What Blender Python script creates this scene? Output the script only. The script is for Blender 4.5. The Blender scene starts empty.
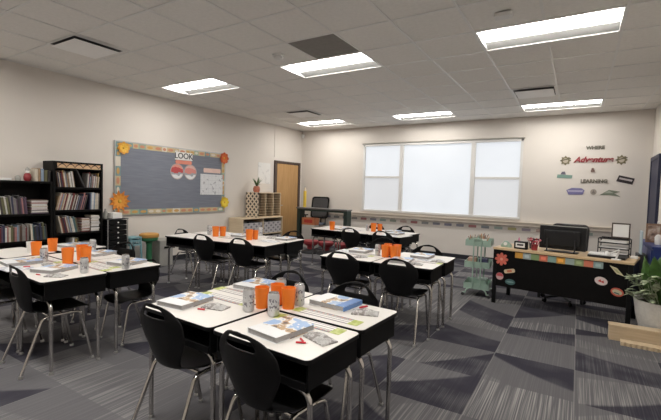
import bpy, bmesh, math, random
from mathutils import Vector, Matrix
PI = math.pi
S = bpy.context.scene
COL = S.collection
random.seed(7)

# ------------------------------------------------------------------ camera
FPX = 402.14
YAW, PITCH, ROLL = (math.radians(a) for a in (31.5638, 2.77409, 1.67052))
CAM = Vector((0, 0, 1.41))
_fw = Vector((-math.sin(YAW)*math.cos(PITCH), math.cos(YAW)*math.cos(PITCH), -math.sin(PITCH)))
_r0 = Vector((math.cos(YAW), math.sin(YAW), 0)); _u0 = _r0.cross(_fw)
_rt = math.cos(ROLL)*_r0 + math.sin(ROLL)*_u0
_up = -math.sin(ROLL)*_r0 + math.cos(ROLL)*_u0
cd = bpy.data.cameras.new('camera'); cam = bpy.data.objects.new('camera', cd); COL.objects.link(cam)
cd.sensor_fit = 'HORIZONTAL'; cd.sensor_width = 36; cd.lens = FPX/661*36; cd.clip_start = .05; cd.clip_end = 100
cam.matrix_world = Matrix(((_rt.x,_up.x,-_fw.x,CAM.x),(_rt.y,_up.y,-_fw.y,CAM.y),(_rt.z,_up.z,-_fw.z,CAM.z),(0,0,0,1)))
S.camera = cam

# ------------------------------------------------------------------ room numbers
XL, XR, YB, YF, ZC = -6.48, 1.07, 8.97, -2.6, 2.995
T = .695                                     # student desk top height

# ------------------------------------------------------------------ materials
class N:
    """tiny node-expression helper"""
    def __init__(s, m):
        s.nt = m.node_tree; s.n = s.nt.nodes; s.l = s.nt.links
    def add(s, typ, **kw):
        n = s.n.new(typ)
        for k, v in kw.items(): setattr(n, k, v)
        return n
    def put(s, sock, v):
        if hasattr(v, 'links') or isinstance(v, bpy.types.NodeSocket): s.l.new(v, sock)
        else: sock.default_value = v
    def m(s, op, a, b=0.0, c=0.0, clamp=False):
        n = s.add('ShaderNodeMath', operation=op, use_clamp=clamp)
        s.put(n.inputs[0], a); s.put(n.inputs[1], b); s.put(n.inputs[2], c)
        return n.outputs[0]
    def mix(s, f, a, b):
        n = s.add('ShaderNodeMix', data_type='RGBA')
        s.put(n.inputs[0], f); s.put(n.inputs[6], a); s.put(n.inputs[7], b)
        return n.outputs[2]
    def sep(s, v):
        n = s.add('ShaderNodeSeparateXYZ'); s.put(n.inputs[0], v); return n.outputs
    def comb(s, x, y, z=0.0):
        n = s.add('ShaderNodeCombineXYZ'); s.put(n.inputs[0], x); s.put(n.inputs[1], y); s.put(n.inputs[2], z); return n.outputs[0]
    def noise(s, vec, scale, detail=2.0, rough=.5):
        n = s.add('ShaderNodeTexNoise'); s.put(n.inputs['Vector'], vec)
        n.inputs['Scale'].default_value = scale; n.inputs['Detail'].default_value = detail; n.inputs['Roughness'].default_value = rough
        return n.outputs
    def ramp(s, f, stops, interp='LINEAR'):
        n = s.add('ShaderNodeValToRGB'); cr = n.color_ramp; cr.interpolation = interp
        while len(cr.elements) < len(stops): cr.elements.new(.5)
        for e, (p, c) in zip(cr.elements, stops): e.position = p; e.color = (*c, 1) if len(c) == 3 else c
        s.put(n.inputs[0], f); return n.outputs[0]
    def pos(s): return s.add('ShaderNodeNewGeometry').outputs['Position']
    def obj(s): return s.add('ShaderNodeTexCoord').outputs['Object']

def c4(c): return (c[0], c[1], c[2], 1)
def mat(name, col, rough=.5, metal=0.0, var=.06, scale=6.0, bump=0.0, bscale=200.0, spec=.5, emit=0.0):
    m = bpy.data.materials.new(name); m.use_nodes = True
    q = N(m); b = q.n['Principled BSDF']
    b.inputs['Roughness'].default_value = rough; b.inputs['Metallic'].default_value = metal
    b.inputs['Specular IOR Level'].default_value = spec
    o = q.obj(); f = q.noise(o, scale, 3)[0]
    lo = tuple(max(0, x*(1-var)) for x in col); hi = tuple(min(1, x*(1+var)) for x in col)
    q.l.new(q.ramp(f, [(.3, lo), (.7, hi)]), b.inputs['Base Color'])
    if bump:
        bn = q.add('ShaderNodeBump'); bn.inputs['Strength'].default_value = bump; bn.inputs['Distance'].default_value = .002
        q.l.new(q.noise(o, bscale, 2)[0], bn.inputs['Height']); q.l.new(bn.outputs[0], b.inputs['Normal'])
    if emit:
        b.inputs['Emission Color'].default_value = c4(col); b.inputs['Emission Strength'].default_value = emit
    return m
_cm = {}
def cmat(col, rough=.6):
    k = (tuple(round(x, 3) for x in col), rough)
    if k not in _cm: _cm[k] = mat('paint_%d' % len(_cm), col, rough)
    return _cm[k]
def srgb(r, g, b):
    f = lambda v: (v/255/12.92) if v/255 <= .04045 else ((v/255+.055)/1.055)**2.4
    return (f(r), f(g), f(b))

M = {}
M['wall'] = mat('painted_wall', (.71,.665,.615), .8, var=.012, scale=1.5, bump=.15, bscale=120, spec=.2)
M['ceil'] = mat('ceiling_tile', (.84,.82,.785), .95, var=.03, scale=30, bump=.3, bscale=300, spec=.1)
M['tbar'] = mat('white_grid_metal', (.78,.77,.75), .35, var=.01)
M['greytile'] = mat('grey_tile', (.27,.255,.24), .9, var=.05, scale=20, spec=.1)
M['base'] = mat('black_vinyl', (.018,.019,.026), .5)
M['black'] = mat('black_plastic', (.0045,.0045,.005), .45, var=.15, scale=10, bump=.12, bscale=400, spec=.22)
M['blackbox'] = mat('black_desk_box', (.004,.004,.0045), .55, var=.1, spec=.15)
M['blackwood'] = mat('black_laminate', (.0045,.004,.004), .5, var=.2, scale=12, spec=.15)
M['chrome'] = mat('chrome_tube', (.62,.60,.57), .18, 1.0, var=.03)
M['steel'] = mat('brushed_steel', (.5,.5,.5), .35, 1.0, var=.05)
M['darkmetal'] = mat('dark_metal', (.03,.03,.032), .4, .6)
M['white'] = mat('white_plastic', (.75,.745,.73), .45, var=.02)
M['paper'] = mat('white_paper', (.80,.79,.77), .8, var=.02, spec=.2)
M['top'] = mat('white_laminate_top', (.73,.70,.66), .35, var=.02, scale=3, spec=.45)
M['orange'] = mat('orange_plastic', (.85,.20,.015), .45, var=.08)
M['can'] = mat('silver_can', (.62,.62,.63), .3, .85, var=.05)
M['tin'] = mat('can_tin_lid', (.5,.5,.5), .25, 1.0)
M['mint'] = mat('mint_metal', (.31,.43,.36), .45, var=.03)
M['teal'] = mat('teal_plastic', (.19,.36,.40), .45, var=.05)
M['green'] = mat('green_plastic', (.03,.17,.075), .45, var=.06)
M['darkgreen'] = mat('dark_green_metal', (.018,.035,.028), .5, var=.1)
M['red'] = mat('red_plastic', (.27,.028,.035), .45, var=.08)
M['greyplas'] = mat('grey_plastic', (.33,.325,.30), .6, var=.05)
M['darkgrey'] = mat('dark_grey_plastic', (.035,.035,.038), .6, var=.08)
M['navy'] = mat('navy_paint', (.012,.017,.055), .45, var=.06)
M['blue'] = mat('blue_laminate', (.018,.035,.17), .4, var=.05)
M['leather'] = mat('black_leather', (.014,.012,.012), .5, var=.2, bump=.3, bscale=150)
M['leaf'] = mat('green_leaf', (.07,.155,.035), .42, var=.5, scale=9)
M['leafpale'] = mat('variegated_leaf', (.34,.40,.26), .5, var=.75, scale=30)
M['soil'] = mat('potting_soil', (.03,.02,.013), .95, var=.4, scale=60)
M['pot'] = mat('white_textured_pot', (.66,.645,.61), .7, var=.08, scale=40, bump=.5, bscale=90)
M['bezel'] = mat('black_monitor_shell', (.012,.012,.013), .35, spec=.4)
M['mesh'] = mat('grey_mesh_fabric', (.055,.055,.058), .7, var=.2, scale=120)
M['seatgrey'] = mat('blue_grey_fabric', (.10,.11,.14), .85, var=.15, scale=60)
M['yellow'] = mat('yellow_paint', (.78,.55,.06), .5)
M['winframe'] = mat('white_window_frame', (.70,.69,.67), .5, var=.01)
M['ledge'] = mat('pale_ledge', (.60,.53,.45), .6, var=.05, scale=4)
M['ventwhite'] = mat('vent_white', (.95,.945,.93), .5, var=.01)
M['reflector'] = mat('pale_reflector', (.42,.42,.41), .5, var=.01)

def wood(name, c0, c1, axis=0, sc=3.0, rough=.45, stretch=14.0):
    m = bpy.data.materials.new(name); m.use_nodes = True; q = N(m); b = q.n['Principled BSDF']
    o = q.sep(q.obj()); v = [q.m('MULTIPLY', o[i], 1.0 if i == axis else stretch) for i in range(3)]
    f = q.noise(q.comb(*v), sc, 5, .6)[0]
    q.l.new(q.ramp(f, [(.3, c0), (.7, c1)]), b.inputs['Base Color']); b.inputs['Roughness'].default_value = rough
    return m
M['doorwood'] = wood('golden_oak_veneer', (.40,.225,.085), (.52,.31,.13), 2, 2.5)
M['deskwood'] = wood('light_oak_edge', (.55,.39,.22), (.66,.49,.30), 0, 4)
M['plankwood'] = wood('pale_pine', (.60,.46,.29), (.74,.60,.42), 0, 3)
M['birch'] = wood('pale_birch', (.62,.49,.33), (.70,.57,.40), 0, 3)
M['cubby'] = wood('brown_board', (.25,.15,.10), (.32,.20,.13), 1, 3)  # brown wood of the inner boards and the photo frame
M['dframe'] = mat('brown_door_frame', (.075,.05,.04), .5)

def emis(name, col, strength, var=.0, sc=2.0):
    m = bpy.data.materials.new(name); m.use_nodes = True; q = N(m); b = q.n['Principled BSDF']
    b.inputs['Base Color'].default_value = (.2,.2,.2,1)
    if var:
        f = q.noise(q.pos(), sc, 3)[0]
        q.l.new(q.ramp(f, [(.3, tuple(x*(1-var) for x in col)), (.7, col)]), b.inputs['Emission Color'])
    else: b.inputs['Emission Color'].default_value = c4(col)
    b.inputs['Emission Strength'].default_value = strength
    return m
M['lens'] = emis('lit_lens', (1.0,.965,.91), 28.5)
M['lens_added'] = emis('lit_lens_rear', (1.0,.965,.91), 44.0)  # stronger lens for the row added out of view behind the camera
M['paneA'] = emis('bright_shaded_pane', (.90,.945,1.0), .74, .07, .9)
M['paneB'] = emis('dim_shaded_pane', (.93,.95,.98), .60, .05, .9)

def carpet():
    m = bpy.data.materials.new('grey_carpet_tiles'); m.use_nodes = True; q = N(m); b = q.n['Principled BSDF']
    P = q.pos(); X, Y, _ = q.sep(P)[:3]
    Wd = .61
    a = q.m('DIVIDE', q.m('SUBTRACT', X, .045), Wd); c = q.m('DIVIDE', q.m('SUBTRACT', Y, 4.43), Wd)
    i = q.m('FLOOR', a); j = q.m('FLOOR', c); u = q.m('FRACT', a); v = q.m('FRACT', c)
    wn = q.add('ShaderNodeTexWhiteNoise', noise_dimensions='2D'); q.l.new(q.comb(i, j), wn.inputs['Vector'])
    r, g, bl = q.sep(wn.outputs['Color'])[:3]
    # one sweeping dark wedge per tile, its edge slightly curved
    slope = q.m('MULTIPLY', q.m('SUBTRACT', g, .5), 2.2)
    line = q.m('ADD', q.m('MULTIPLY_ADD', r, .7, .15), q.m('MULTIPLY', slope, q.m('SUBTRACT', u, .5)))
    line = q.m('ADD', line, q.m('MULTIPLY', q.m('MULTIPLY', u, u), .25))
    d = q.m('SUBTRACT', v, line)
    sgn = q.m('SUBTRACT', q.m('MULTIPLY', q.m('GREATER_THAN', bl, .5), 2.0), 1.0)
    w1 = q.m('MULTIPLY', q.m('MULTIPLY', d, sgn), 16.0, clamp=True)
    wn2 = q.add('ShaderNodeTexWhiteNoise', noise_dimensions='2D'); q.l.new(q.comb(q.m('ADD', i, 31.3), q.m('ADD', j, 17.7)), wn2.inputs['Vector'])
    r2, g2, b2 = q.sep(wn2.outputs['Color'])[:3]
    d2 = q.m('SUBTRACT', q.m('ADD', q.m('MULTIPLY', u, q.m('MULTIPLY_ADD', g2, 2.0, -1.0)), r2), v)
    w2 = q.m('MULTIPLY', d2, 25.0, clamp=True)
    kind = q.m('LESS_THAN', b2, .82)
    dark = q.m('MULTIPLY', w1, kind)
    fade = q.m('MULTIPLY_ADD', q.noise(P, 2.6, 2)[0], 1.3, .25, clamp=True)
    dark = q.m('MULTIPLY', dark, fade)
    st = q.noise(q.comb(q.m('MULTIPLY', X, 110.0), q.m('MULTIPLY', Y, 1.1)), 1.0, 2, .6)[0]
    st = q.m('MULTIPLY', q.m('SUBTRACT', st, .46), 5.0, clamp=True)
    st = q.m('MULTIPLY', st, q.m('MULTIPLY_ADD', w2, .75, .25))
    st = q.m('MULTIPLY', st, q.m('SUBTRACT', 1.0, q.m('MULTIPLY', dark, .9)))
    st = q.m('MULTIPLY', st, q.m('MULTIPLY_ADD', r2, .7, .3))
    base = q.mix(dark, (.140,.136,.145,1), (.038,.036,.051,1))
    col = q.mix(st, base, (.36,.35,.34,1))
    fz = q.noise(P, 260, 2)[0]
    col = q.mix(q.m('MULTIPLY', fz, .35), col, (.03,.03,.034,1))
    # thin lighter seams between tiles
    e = q.m('MINIMUM', q.m('MINIMUM', u, q.m('SUBTRACT', 1.0, u)), 1.0)
    sm = q.m('MULTIPLY', q.m('LESS_THAN', e, .007), .35)
    col = q.mix(sm, col, (.30,.29,.28,1))
    q.l.new(col, b.inputs['Base Color']); b.inputs['Roughness'].default_value = .95; b.inputs['Specular IOR Level'].default_value = .1
    bn = q.add('ShaderNodeBump'); bn.inputs['Strength'].default_value = .35; bn.inputs['Distance'].default_value = .003
    q.l.new(fz, bn.inputs['Height']); q.l.new(bn.outputs[0], b.inputs['Normal'])
    return m
M['carpet'] = carpet()

def coverart(name, sky, accents, thr=.5, sc=14.0, half=True):
    """printed cover: coloured blotches over one part, flat colour over the rest (object coordinates)"""
    m = bpy.data.materials.new(name); m.use_nodes = True; q = N(m); b = q.n['Principled BSDF']
    o = q.obj(); s = q.sep(o)
    f = q.noise(o, sc, 3)[0]
    stops = [(0.0, accents[0]), (.42, accents[1]), (.5, accents[2]), (.58, sky)]
    art = q.ramp(f, stops, 'CONSTANT')
    if half:
        f2 = q.m('GREATER_THAN', q.m('ADD', s[0], q.m('MULTIPLY', q.noise(o, 9, 1)[0], .05)), -.02)
        art = q.mix(f2, (.74,.75,.76,1), art)
    q.l.new(art, b.inputs['Base Color']); b.inputs['Roughness'].default_value = .35
    return m
M['cover'] = coverart('blue_workbook_cover', (.28,.42,.66), [(.10,.06,.05), (.45,.30,.16), (.72,.72,.72)])
M['pages'] = mat('grey_page_edges', (.36,.35,.345), .8, var=.12, scale=80)
M['coverblue'] = mat('blue_spine_cover', (.10,.22,.50), .35)

def lines_mat(name):
    """name strip: green ends, handwriting guide lines"""
    m = bpy.data.materials.new(name); m.use_nodes = True; q = N(m); b = q.n['Principled BSDF']
    s = q.sep(q.obj()); x, y = s[0], s[1]
    ends = q.m('GREATER_THAN', q.m('ABSOLUTE', x), .165)
    gcol = q.ramp(q.noise(q.obj(), 30, 2)[0], [(.4, (.33,.40,.05)), (.6, (.52,.56,.20))])
    ln = q.m('LESS_THAN', q.m('ABSOLUTE', q.m('SUBTRACT', q.m('FRACT', q.m('MULTIPLY', y, 38.0)), .5)), .14)
    blocks = q.ramp(q.noise(q.comb(q.m('MULTIPLY', x, 60.0), 0.0), 1.0, 0)[0], [(.3, (.55,.22,.12)), (.45, (.2,.17,.2)), (.6, (.35,.4,.3))], 'CONSTANT')
    low = q.m('MULTIPLY', q.m('LESS_THAN', y, -.022), q.m('GREATER_THAN', y, -.036))
    c = q.mix(ln, (.76,.745,.70,1), (.20,.16,.20,1)); c = q.mix(low, c, blocks); c = q.mix(ends, c, gcol)
    q.l.new(c, b.inputs['Base Color']); b.inputs['Roughness'].default_value = .45
    return m
M['strip'] = lines_mat('name_strip_print')

def ringed(name, light, dark, sx, sy, sz, thr=.5):
    """diamond lattice print"""
    m = bpy.data.materials.new(name); m.use_nodes = True; q = N(m); b = q.n['Principled BSDF']
    s = q.sep(q.obj())
    a = q.m('ADD', q.m('MULTIPLY', s[1], sy), q.m('MULTIPLY', s[0], sx))
    p = q.m('FRACT', q.m('ADD', a, q.m('MULTIPLY', s[2], sz))); r = q.m('FRACT', q.m('SUBTRACT', a, q.m('MULTIPLY', s[2], sz)))
    k = q.m('MULTIPLY', q.m('GREATER_THAN', p, thr), q.m('GREATER_THAN', r, thr))
    q.l.new(q.mix(k, c4(light), c4(dark)), b.inputs['Base Color']); b.inputs['Roughness'].default_value = .55
    return m
M['lattice'] = ringed('cream_diamond_lattice', (.68,.58,.45), (.05,.04,.035), 8.5, 8.5, 8.5, .42)
M['lattice2'] = ringed('grey_diamond_print', (.46,.44,.45), (.17,.16,.18), 6, 6, 9, .5)

# ------------------------------------------------------------------ mesh builder
class MB:
    def __init__(s): s.v = []; s.f = []; s.k = []; s.mi = 0
    def add(s, vs, fs):
        o = len(s.v); s.v += [tuple(x) for x in vs]
        for f in fs: s.f.append(tuple(o+i for i in f)); s.k.append(s.mi)
        return s
    def m(s, i): s.mi = i; return s
    def box(s, c, d, rot=None, taper=1.0):
        hx, hy, hz = d[0]/2, d[1]/2, d[2]/2
        vs = [Vector((x*hx*(taper if z < 0 else 1), y*hy*(taper if z < 0 else 1), z*hz)) for z in (-1,1) for y in (-1,1) for x in (-1,1)]
        if rot is not None: vs = [rot @ p for p in vs]
        vs = [p + Vector(c) for p in vs]
        return s.add(vs, [(0,2,3,1),(4,5,7,6),(0,1,5,4),(2,6,7,3),(0,4,6,2),(1,3,7,5)])
    def mm(s, a, b): return s.box([(a[i]+b[i])/2 for i in range(3)], [abs(b[i]-a[i]) for i in range(3)])
    def tube(s, pts, r, n=8, caps=True):
        pts = [Vector(p) for p in pts]; rs = r if isinstance(r, (list, tuple)) else [r]*len(pts)
        vs = []; ref = None
        for i, p in enumerate(pts):
            t = ((pts[min(i+1, len(pts)-1)] - p).normalized() + (p - pts[max(i-1, 0)]).normalized())
            t.normalize()
            if ref is None: ref = Vector((0,0,1)) if abs(t.z) < .9 else Vector((1,0,0))
            a = t.cross(ref).normalized(); bb = a.cross(t).normalized(); ref = bb
            vs += [p + rs[i]*(math.cos(2*PI*k/n)*a + math.sin(2*PI*k/n)*bb) for k in range(n)]
        fs = [(i*n+k, i*n+(k+1) % n, (i+1)*n+(k+1) % n, (i+1)*n+k) for i in range(len(pts)-1) for k in range(n)]
        if caps: fs += [tuple(range(n-1, -1, -1)), tuple((len(pts)-1)*n+k for k in range(n))]
        return s.add(vs, fs)
    def lathe(s, prof, c=(0,0,0), n=16, sx=1, sy=1):
        vs = [(c[0]+r*math.cos(2*PI*k/n)*sx, c[1]+r*math.sin(2*PI*k/n)*sy, c[2]+z) for r, z in prof for k in range(n)]
        fs = [(i*n+k, i*n+(k+1) % n, (i+1)*n+(k+1) % n, (i+1)*n+k) for i in range(len(prof)-1) for k in range(n)]
        if prof[0][0] > 1e-4: fs.append(tuple(range(n-1, -1, -1)))
        if prof[-1][0] > 1e-4: fs.append(tuple((len(prof)-1)*n+k for k in range(n)))
        return s.add(vs, fs)
    def prism(s, poly, a, b, ax=2):
        """extrude a 2-D outline from a to b along axis ax; outline axes are the other two, in order"""
        def p3(p, h):
            q = list(p); q.insert(ax, h); return q
        n = len(poly); vs = [p3(p, a) for p in poly] + [p3(p, b) for p in poly]
        fs = [tuple(range(n-1, -1, -1)), tuple(range(n, 2*n))] + [(k, (k+1) % n, n+(k+1) % n, n+k) for k in range(n)]
        return s.add(vs, fs)
    def build(s, name, mats, parent=None, smooth=False, bevel=0.0, seg=2, loc=None, rz=0.0, sub=0, solid=0.0):
        me = bpy.data.meshes.new(name); me.from_pydata(s.v, [], s.f)
        if not isinstance(mats, (list, tuple)): mats = [mats]
        for x in mats: me.materials.append(x)
        for p, k in zip(me.polygons, s.k): p.material_index = min(k, len(mats)-1)
        bm = bmesh.new(); bm.from_mesh(me); bmesh.ops.recalc_face_normals(bm, faces=bm.faces); bm.to_mesh(me); bm.free()
        o = bpy.data.objects.new(name, me); COL.objects.link(o)
        if smooth: me.shade_smooth()
        if solid:
            z = o.modifiers.new('thick', 'SOLIDIFY'); z.thickness = solid; z.offset = 0
        if sub:
            z = o.modifiers.new('smooth', 'SUBSURF'); z.levels = sub; z.render_levels = sub
        if bevel:
            z = o.modifiers.new('edge', 'BEVEL'); z.width = bevel; z.segments = seg; z.limit_method = 'ANGLE'; z.angle_limit = math.radians(40)
        if smooth and not sub:
            for p in me.polygons: p.use_smooth = True
            try: me.set_sharp_from_angle(angle=math.radians(42))
            except Exception: pass
        if parent: o.parent = parent
        if loc is not None: o.location = loc
        o.rotation_euler.z = rz
        return o

def tag(o, label, cat, group=None):
    o['label'] = label; o['category'] = cat
    if group: o['group'] = group
    return o
def empty(name, label, cat, loc=(0,0,0), rz=0.0, group=None):
    o = bpy.data.objects.new(name, None); COL.objects.link(o); o.location = loc; o.rotation_euler.z = rz
    o.empty_display_size = .1
    return tag(o, label, cat, group)
def structure(o): o['kind'] = 'structure'; return o
def copy_tree(o, parent=None):
    c = o.copy(); COL.objects.link(c)
    if parent: c.parent = parent
    for ch in list(o.children): copy_tree(ch, c)
    return c
def place(proto, used, loc, rz, label, group=None, scale=1.0):
    o = proto if not used else copy_tree(proto)
    o.location = loc; o.rotation_euler = (0, 0, rz); o.scale = (scale,)*3
    o['label'] = label
    if group: o['group'] = group
    return o
def rounded(w, d, r, n=4):
    out = []
    for cx, cy, a0 in ((w/2-r, d/2-r, 0), (-w/2+r, d/2-r, 90), (-w/2+r, -d/2+r, 180), (w/2-r, -d/2+r, 270)):
        out += [(cx+r*math.cos(math.radians(a0+90*k/n)), cy+r*math.sin(math.radians(a0+90*k/n))) for k in range(n+1)]
    return out
def ellipse(a, b, n=20, cx=0, cy=0): return [(cx+a*math.cos(2*PI*k/n), cy+b*math.sin(2*PI*k/n)) for k in range(n)]
def text_mesh(name, body, size, material, parent, loc, rot, shear=0.0, depth=.003, bold=0.0):
    cu = bpy.data.curves.new(name, 'FONT'); cu.body = body; cu.size = size; cu.align_x = 'CENTER'; cu.align_y = 'CENTER'
    cu.extrude = depth/2; cu.shear = shear; cu.offset = bold
    tmp = bpy.data.objects.new(name+'_tmp', cu); COL.objects.link(tmp)
    dg = bpy.context.evaluated_depsgraph_get(); dg.update()
    me = bpy.data.meshes.new_from_object(tmp.evaluated_get(dg)); bpy.data.objects.remove(tmp)
    me.materials.clear(); me.materials.append(material)
    o = bpy.data.objects.new(name, me); COL.objects.link(o)
    if parent: o.parent = parent
    o.location = loc; o.rotation_euler = rot
    return o

# ------------------------------------------------------------------ the room
structure(MB().add([(XL-.1,YF-.1,0),(XR+.1,YF-.1,0),(XR+.1,YB+.1,0),(XL-.1,YB+.1,0),(XL-.1,YF-.1,-.1),(XR+.1,YF-.1,-.1),(XR+.1,YB+.1,-.1),(XL-.1,YB+.1,-.1)],
    [(0,1,2,3),(7,6,5,4),(0,4,5,1),(1,5,6,2),(2,6,7,3),(3,7,4,0)]).build('floor', M['carpet']))
G, GX0, GY0 = .611, -.95, 4.11
TROFF = [(GX0-G*8+k*G*4, GY0+j*G*6) for j in (-1, 0, 1) for k in range(3)]     # corner of each 2x1 cell fixture
def iscut(x, y):
    return any(tx < x < tx+2*G and ty < y < ty+G for tx, ty in TROFF) or (abs(x-(GX0-G*3+G/2)) < G/2 and abs(y-(GY0-G/2)) < G/2)
xs = sorted([XL, XR] + [GX0+k*G for k in range(-20, 20) if XL+.01 < GX0+k*G < XR-.01])
ys = sorted([YF, YB] + [GY0+k*G for k in range(-20, 20) if YF+.01 < GY0+k*G < YB-.01])
mb = MB(); idx = {}
for a, x in enumerate(xs):
    for b_, y in enumerate(ys): idx[a, b_] = len(mb.v); mb.v.append((x, y, ZC))
for a in range(len(xs)-1):
    for b_ in range(len(ys)-1):
        if not iscut((xs[a]+xs[a+1])/2, (ys[b_]+ys[b_+1])/2):
            mb.f.append((idx[a,b_], idx[a,b_+1], idx[a+1,b_+1], idx[a+1,b_])); mb.k.append(0)
structure(mb.build('ceiling', M['ceil']))
mb = MB()
def intro(x, y0, y1):   # keep grid bars out of the fixtures
    return [(y0, y1)]
for x in xs[1:-1]:
    segs = [(YF, YB)]
    for tx, ty in TROFF:
        if abs(x-(tx+G)) < .01:
            segs = [s2 for s1 in segs for s2 in ([(s1[0], ty), (ty+G, s1[1])] if s1[0] < ty < s1[1] else [s1])]
    for y0, y1 in segs: mb.mm((x-.012, y0, ZC-.007), (x+.012, y1, ZC-.0005))
for y in ys[1:-1]: mb.mm((XL, y-.012, ZC-.006), (XR, y+.012, ZC-.0005))
structure(mb.build('trim_1', M['tbar']))                        # ceiling grid
W1 = .12
structure(MB().mm((XL-W1, YF-W1, 0), (XL, YB+W1, ZC+.2)).build('wall_left', M['wall']))
structure(MB().mm((XR, YF-W1, 0), (XR+W1, YB+W1, ZC+.2)).build('wall_right', M['wall']))
structure(MB().mm((XL, YF-W1, 0), (XR, YF, ZC+.2)).build('wall_front', M['wall']))
WX0, WX1, WZ0, WZ1 = -4.60, -.99, .93, 2.57                      # window opening in the far wall
mb = MB()
mb.mm((XL, YB, 0), (WX0, YB+.2, ZC+.2)); mb.mm((WX1, YB, 0), (XR, YB+.2, ZC+.2))
mb.mm((WX0, YB, 0), (WX1, YB+.2, WZ0)); mb.mm((WX0, YB, WZ1), (WX1, YB+.2, ZC+.2))
structure(mb.build('wall_back', M['wall']))
structure(MB().mm((WX0-.04, YB-.014, WZ1+.03), (WX1+.03, YB-.0005, ZC-.008)).build('trim_2', M['wall']))   # panel over the window
structure(MB().mm((XL+.0005, 7.80, 2.20), (XL+.012, 7.825, ZC-.008)).build('trim_3', M['wall']))
bh = .095
structure(MB().mm((XL+.0005, YF, 0), (XL+.01, 7.80, bh)).build('baseboard_left', M['base']))
structure(MB().mm((XL, YB-.01, 0), (XR, YB-.0005, bh)).build('baseboard_back', M['base']))
structure(MB().mm((XR-.01, YF, 0), (XR-.0005, 7.97, bh)).build('baseboard_right', M['base']))
# ledge under the window along the far wall
structure(MB().mm((XL+.9, YB-.06, .80), (.56, YB-.0005, .865)).mm((XL+.9, YB-.075, .865), (.56, YB-.0005, .885)).build('trim_4', M['ledge'], bevel=.004))

# window
wf = MB(); yw = YB
fr = .05
wf.mm((WX0, yw-.012, WZ1-.05), (WX1, yw+.10, WZ1)); wf.mm((WX0, yw-.03, WZ0), (WX1, yw+.10, WZ0+.045))
wf.mm((WX0, yw-.012, WZ0), (WX0+fr, yw+.10, WZ1)); wf.mm((WX1-fr, yw-.012, WZ0), (WX1, yw+.10, WZ1))
for mx in (-3.59, -1.96): wf.mm((mx-.045, yw-.005, WZ0), (mx+.045, yw+.10, WZ1))
for a, b_ in ((WX0, -3.59), (-1.96, WX1)): wf.mm((a+.03, yw+.015, 1.745), (b_-.03, yw+.10, 1.795))
win = structure(wf.build('window_1', M['winframe'], bevel=.003))
structure(MB().mm((WX0-.02, yw-.03, WZ1+.004), (WX1+.02, yw-.0005, WZ1+.016)).build('trim_5', M['greyplas']))    # grey valance bar over the shades
for a, b_, z0, z1, k in ((WX0+fr, -3.635, 1.795, WZ1-.05, 'paneA'), (WX0+fr, -3.635, WZ0+.045, 1.745, 'paneB'), (-3.545, -2.005, WZ0+.045, WZ1-.05, 'paneA'),
                         (-1.915, WX1-fr, 1.795, WZ1-.05, 'paneA'), (-1.915, WX1-fr, WZ0+.045, 1.745, 'paneB')):
    o = MB().mm((a, yw+.05, z0), (b_, yw+.056, z1)).build('shaded_pane', M[k], win); o['kind'] = 'structure'
# door to the hall
d = structure(MB().mm((XL+.0005, 7.80, 0), (XL+.05, 7.88, 2.12)).mm((XL+.0005, 8.78, 0), (XL+.05, 8.86, 2.12)).mm((XL+.0005, 7.88, 2.06), (XL+.05, 8.78, 2.12)).build('trim_6', M['dframe'], bevel=.004))
d = structure(MB().mm((XL+.001, 7.885, .01), (XL+.03, 8.775, 2.055)).build('door_1', M['doorwood']))
h = MB().tube([(XL+.03, 7.96, 1.0), (XL+.085, 7.96, 1.0), (XL+.085, 8.07, 1.0)], .011).build('handle', M['steel'], d, smooth=True)
# navy door in the side wall
d = structure(MB().mm((XR-.03, 8.06, .01), (XR-.001, 8.76, 2.06)).build('door_2', M['navy']))
structure(MB().mm((XR-.04, 7.98, 0), (XR-.0005, 8.055, 2.13)).mm((XR-.04, 8.765, 0), (XR-.0005, 8.83, 2.13)).mm((XR-.04, 8.055, 2.065), (XR-.0005, 8.765, 2.13)).build('trim_7', M['navy']))
MB().tube([(XR-.03, 8.14, 1.0), (XR-.08, 8.14, 1.0), (XR-.08, 8.25, 1.0)], .011).build('handle', M['steel'], d, smooth=True)

# ------------------------------------------------------------------ ceiling fittings
def troffer():
    r = empty('ceiling_light', '', 'ceiling light', group='recessed ceiling lights')
    L, D, h = 2*G-.006, G-.006, .050
    f = MB()
    f.mm((-L/2, -D/2, -.006), (L/2, -D/2+.02, .004)).mm((-L/2, D/2-.02, -.006), (L/2, D/2, .004))
    f.mm((-L/2, -D/2+.02, -.006), (-L/2+.02, D/2-.02, .004)).mm((L/2-.02, -D/2+.02, -.006), (L/2, D/2-.02, .004))
    f.build('frame', M['tbar'], r)
    x, y = L/2-.02, D/2-.02; rf = MB(); yi = .135
    rf.add([(-x,-y,0),(x,-y,0),(x,-yi,h),(-x,-yi,h)], [(0,1,2,3)]); rf.add([(-x,y,0),(x,y,0),(x,yi,h),(-x,yi,h)], [(0,1,2,3)])
    rf.add([(-x,-y,0),(-x,-yi,h),(-x,yi,h),(-x,y,0)], [(0,1,2,3)]); rf.add([(x,-y,0),(x,-yi,h),(x,yi,h),(x,y,0)], [(0,1,2,3)])
    rf.add([(-x,-yi,h),(x,-yi,h),(x,yi,h),(-x,yi,h)], [(0,1,2,3)])
    rf.build('reflector', M['reflector'], r, solid=.002)
    ln = MB(); k = 8; pr = [(-yi*math.cos(PI*i/k), h-.003-.034*math.sin(PI*i/k)) for i in range(k+1)]
    ln.prism(pr, -x+.01, x-.01, 0)
    ln.build('lens', M['lens'], r, smooth=True)
    return r
tp = troffer()
rows = ['added unseen behind the camera', 'above the middle of the room', 'close to the window wall']
cols = ['by the bulletin board wall', 'in the middle column', 'on the teacher desk side']
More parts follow.
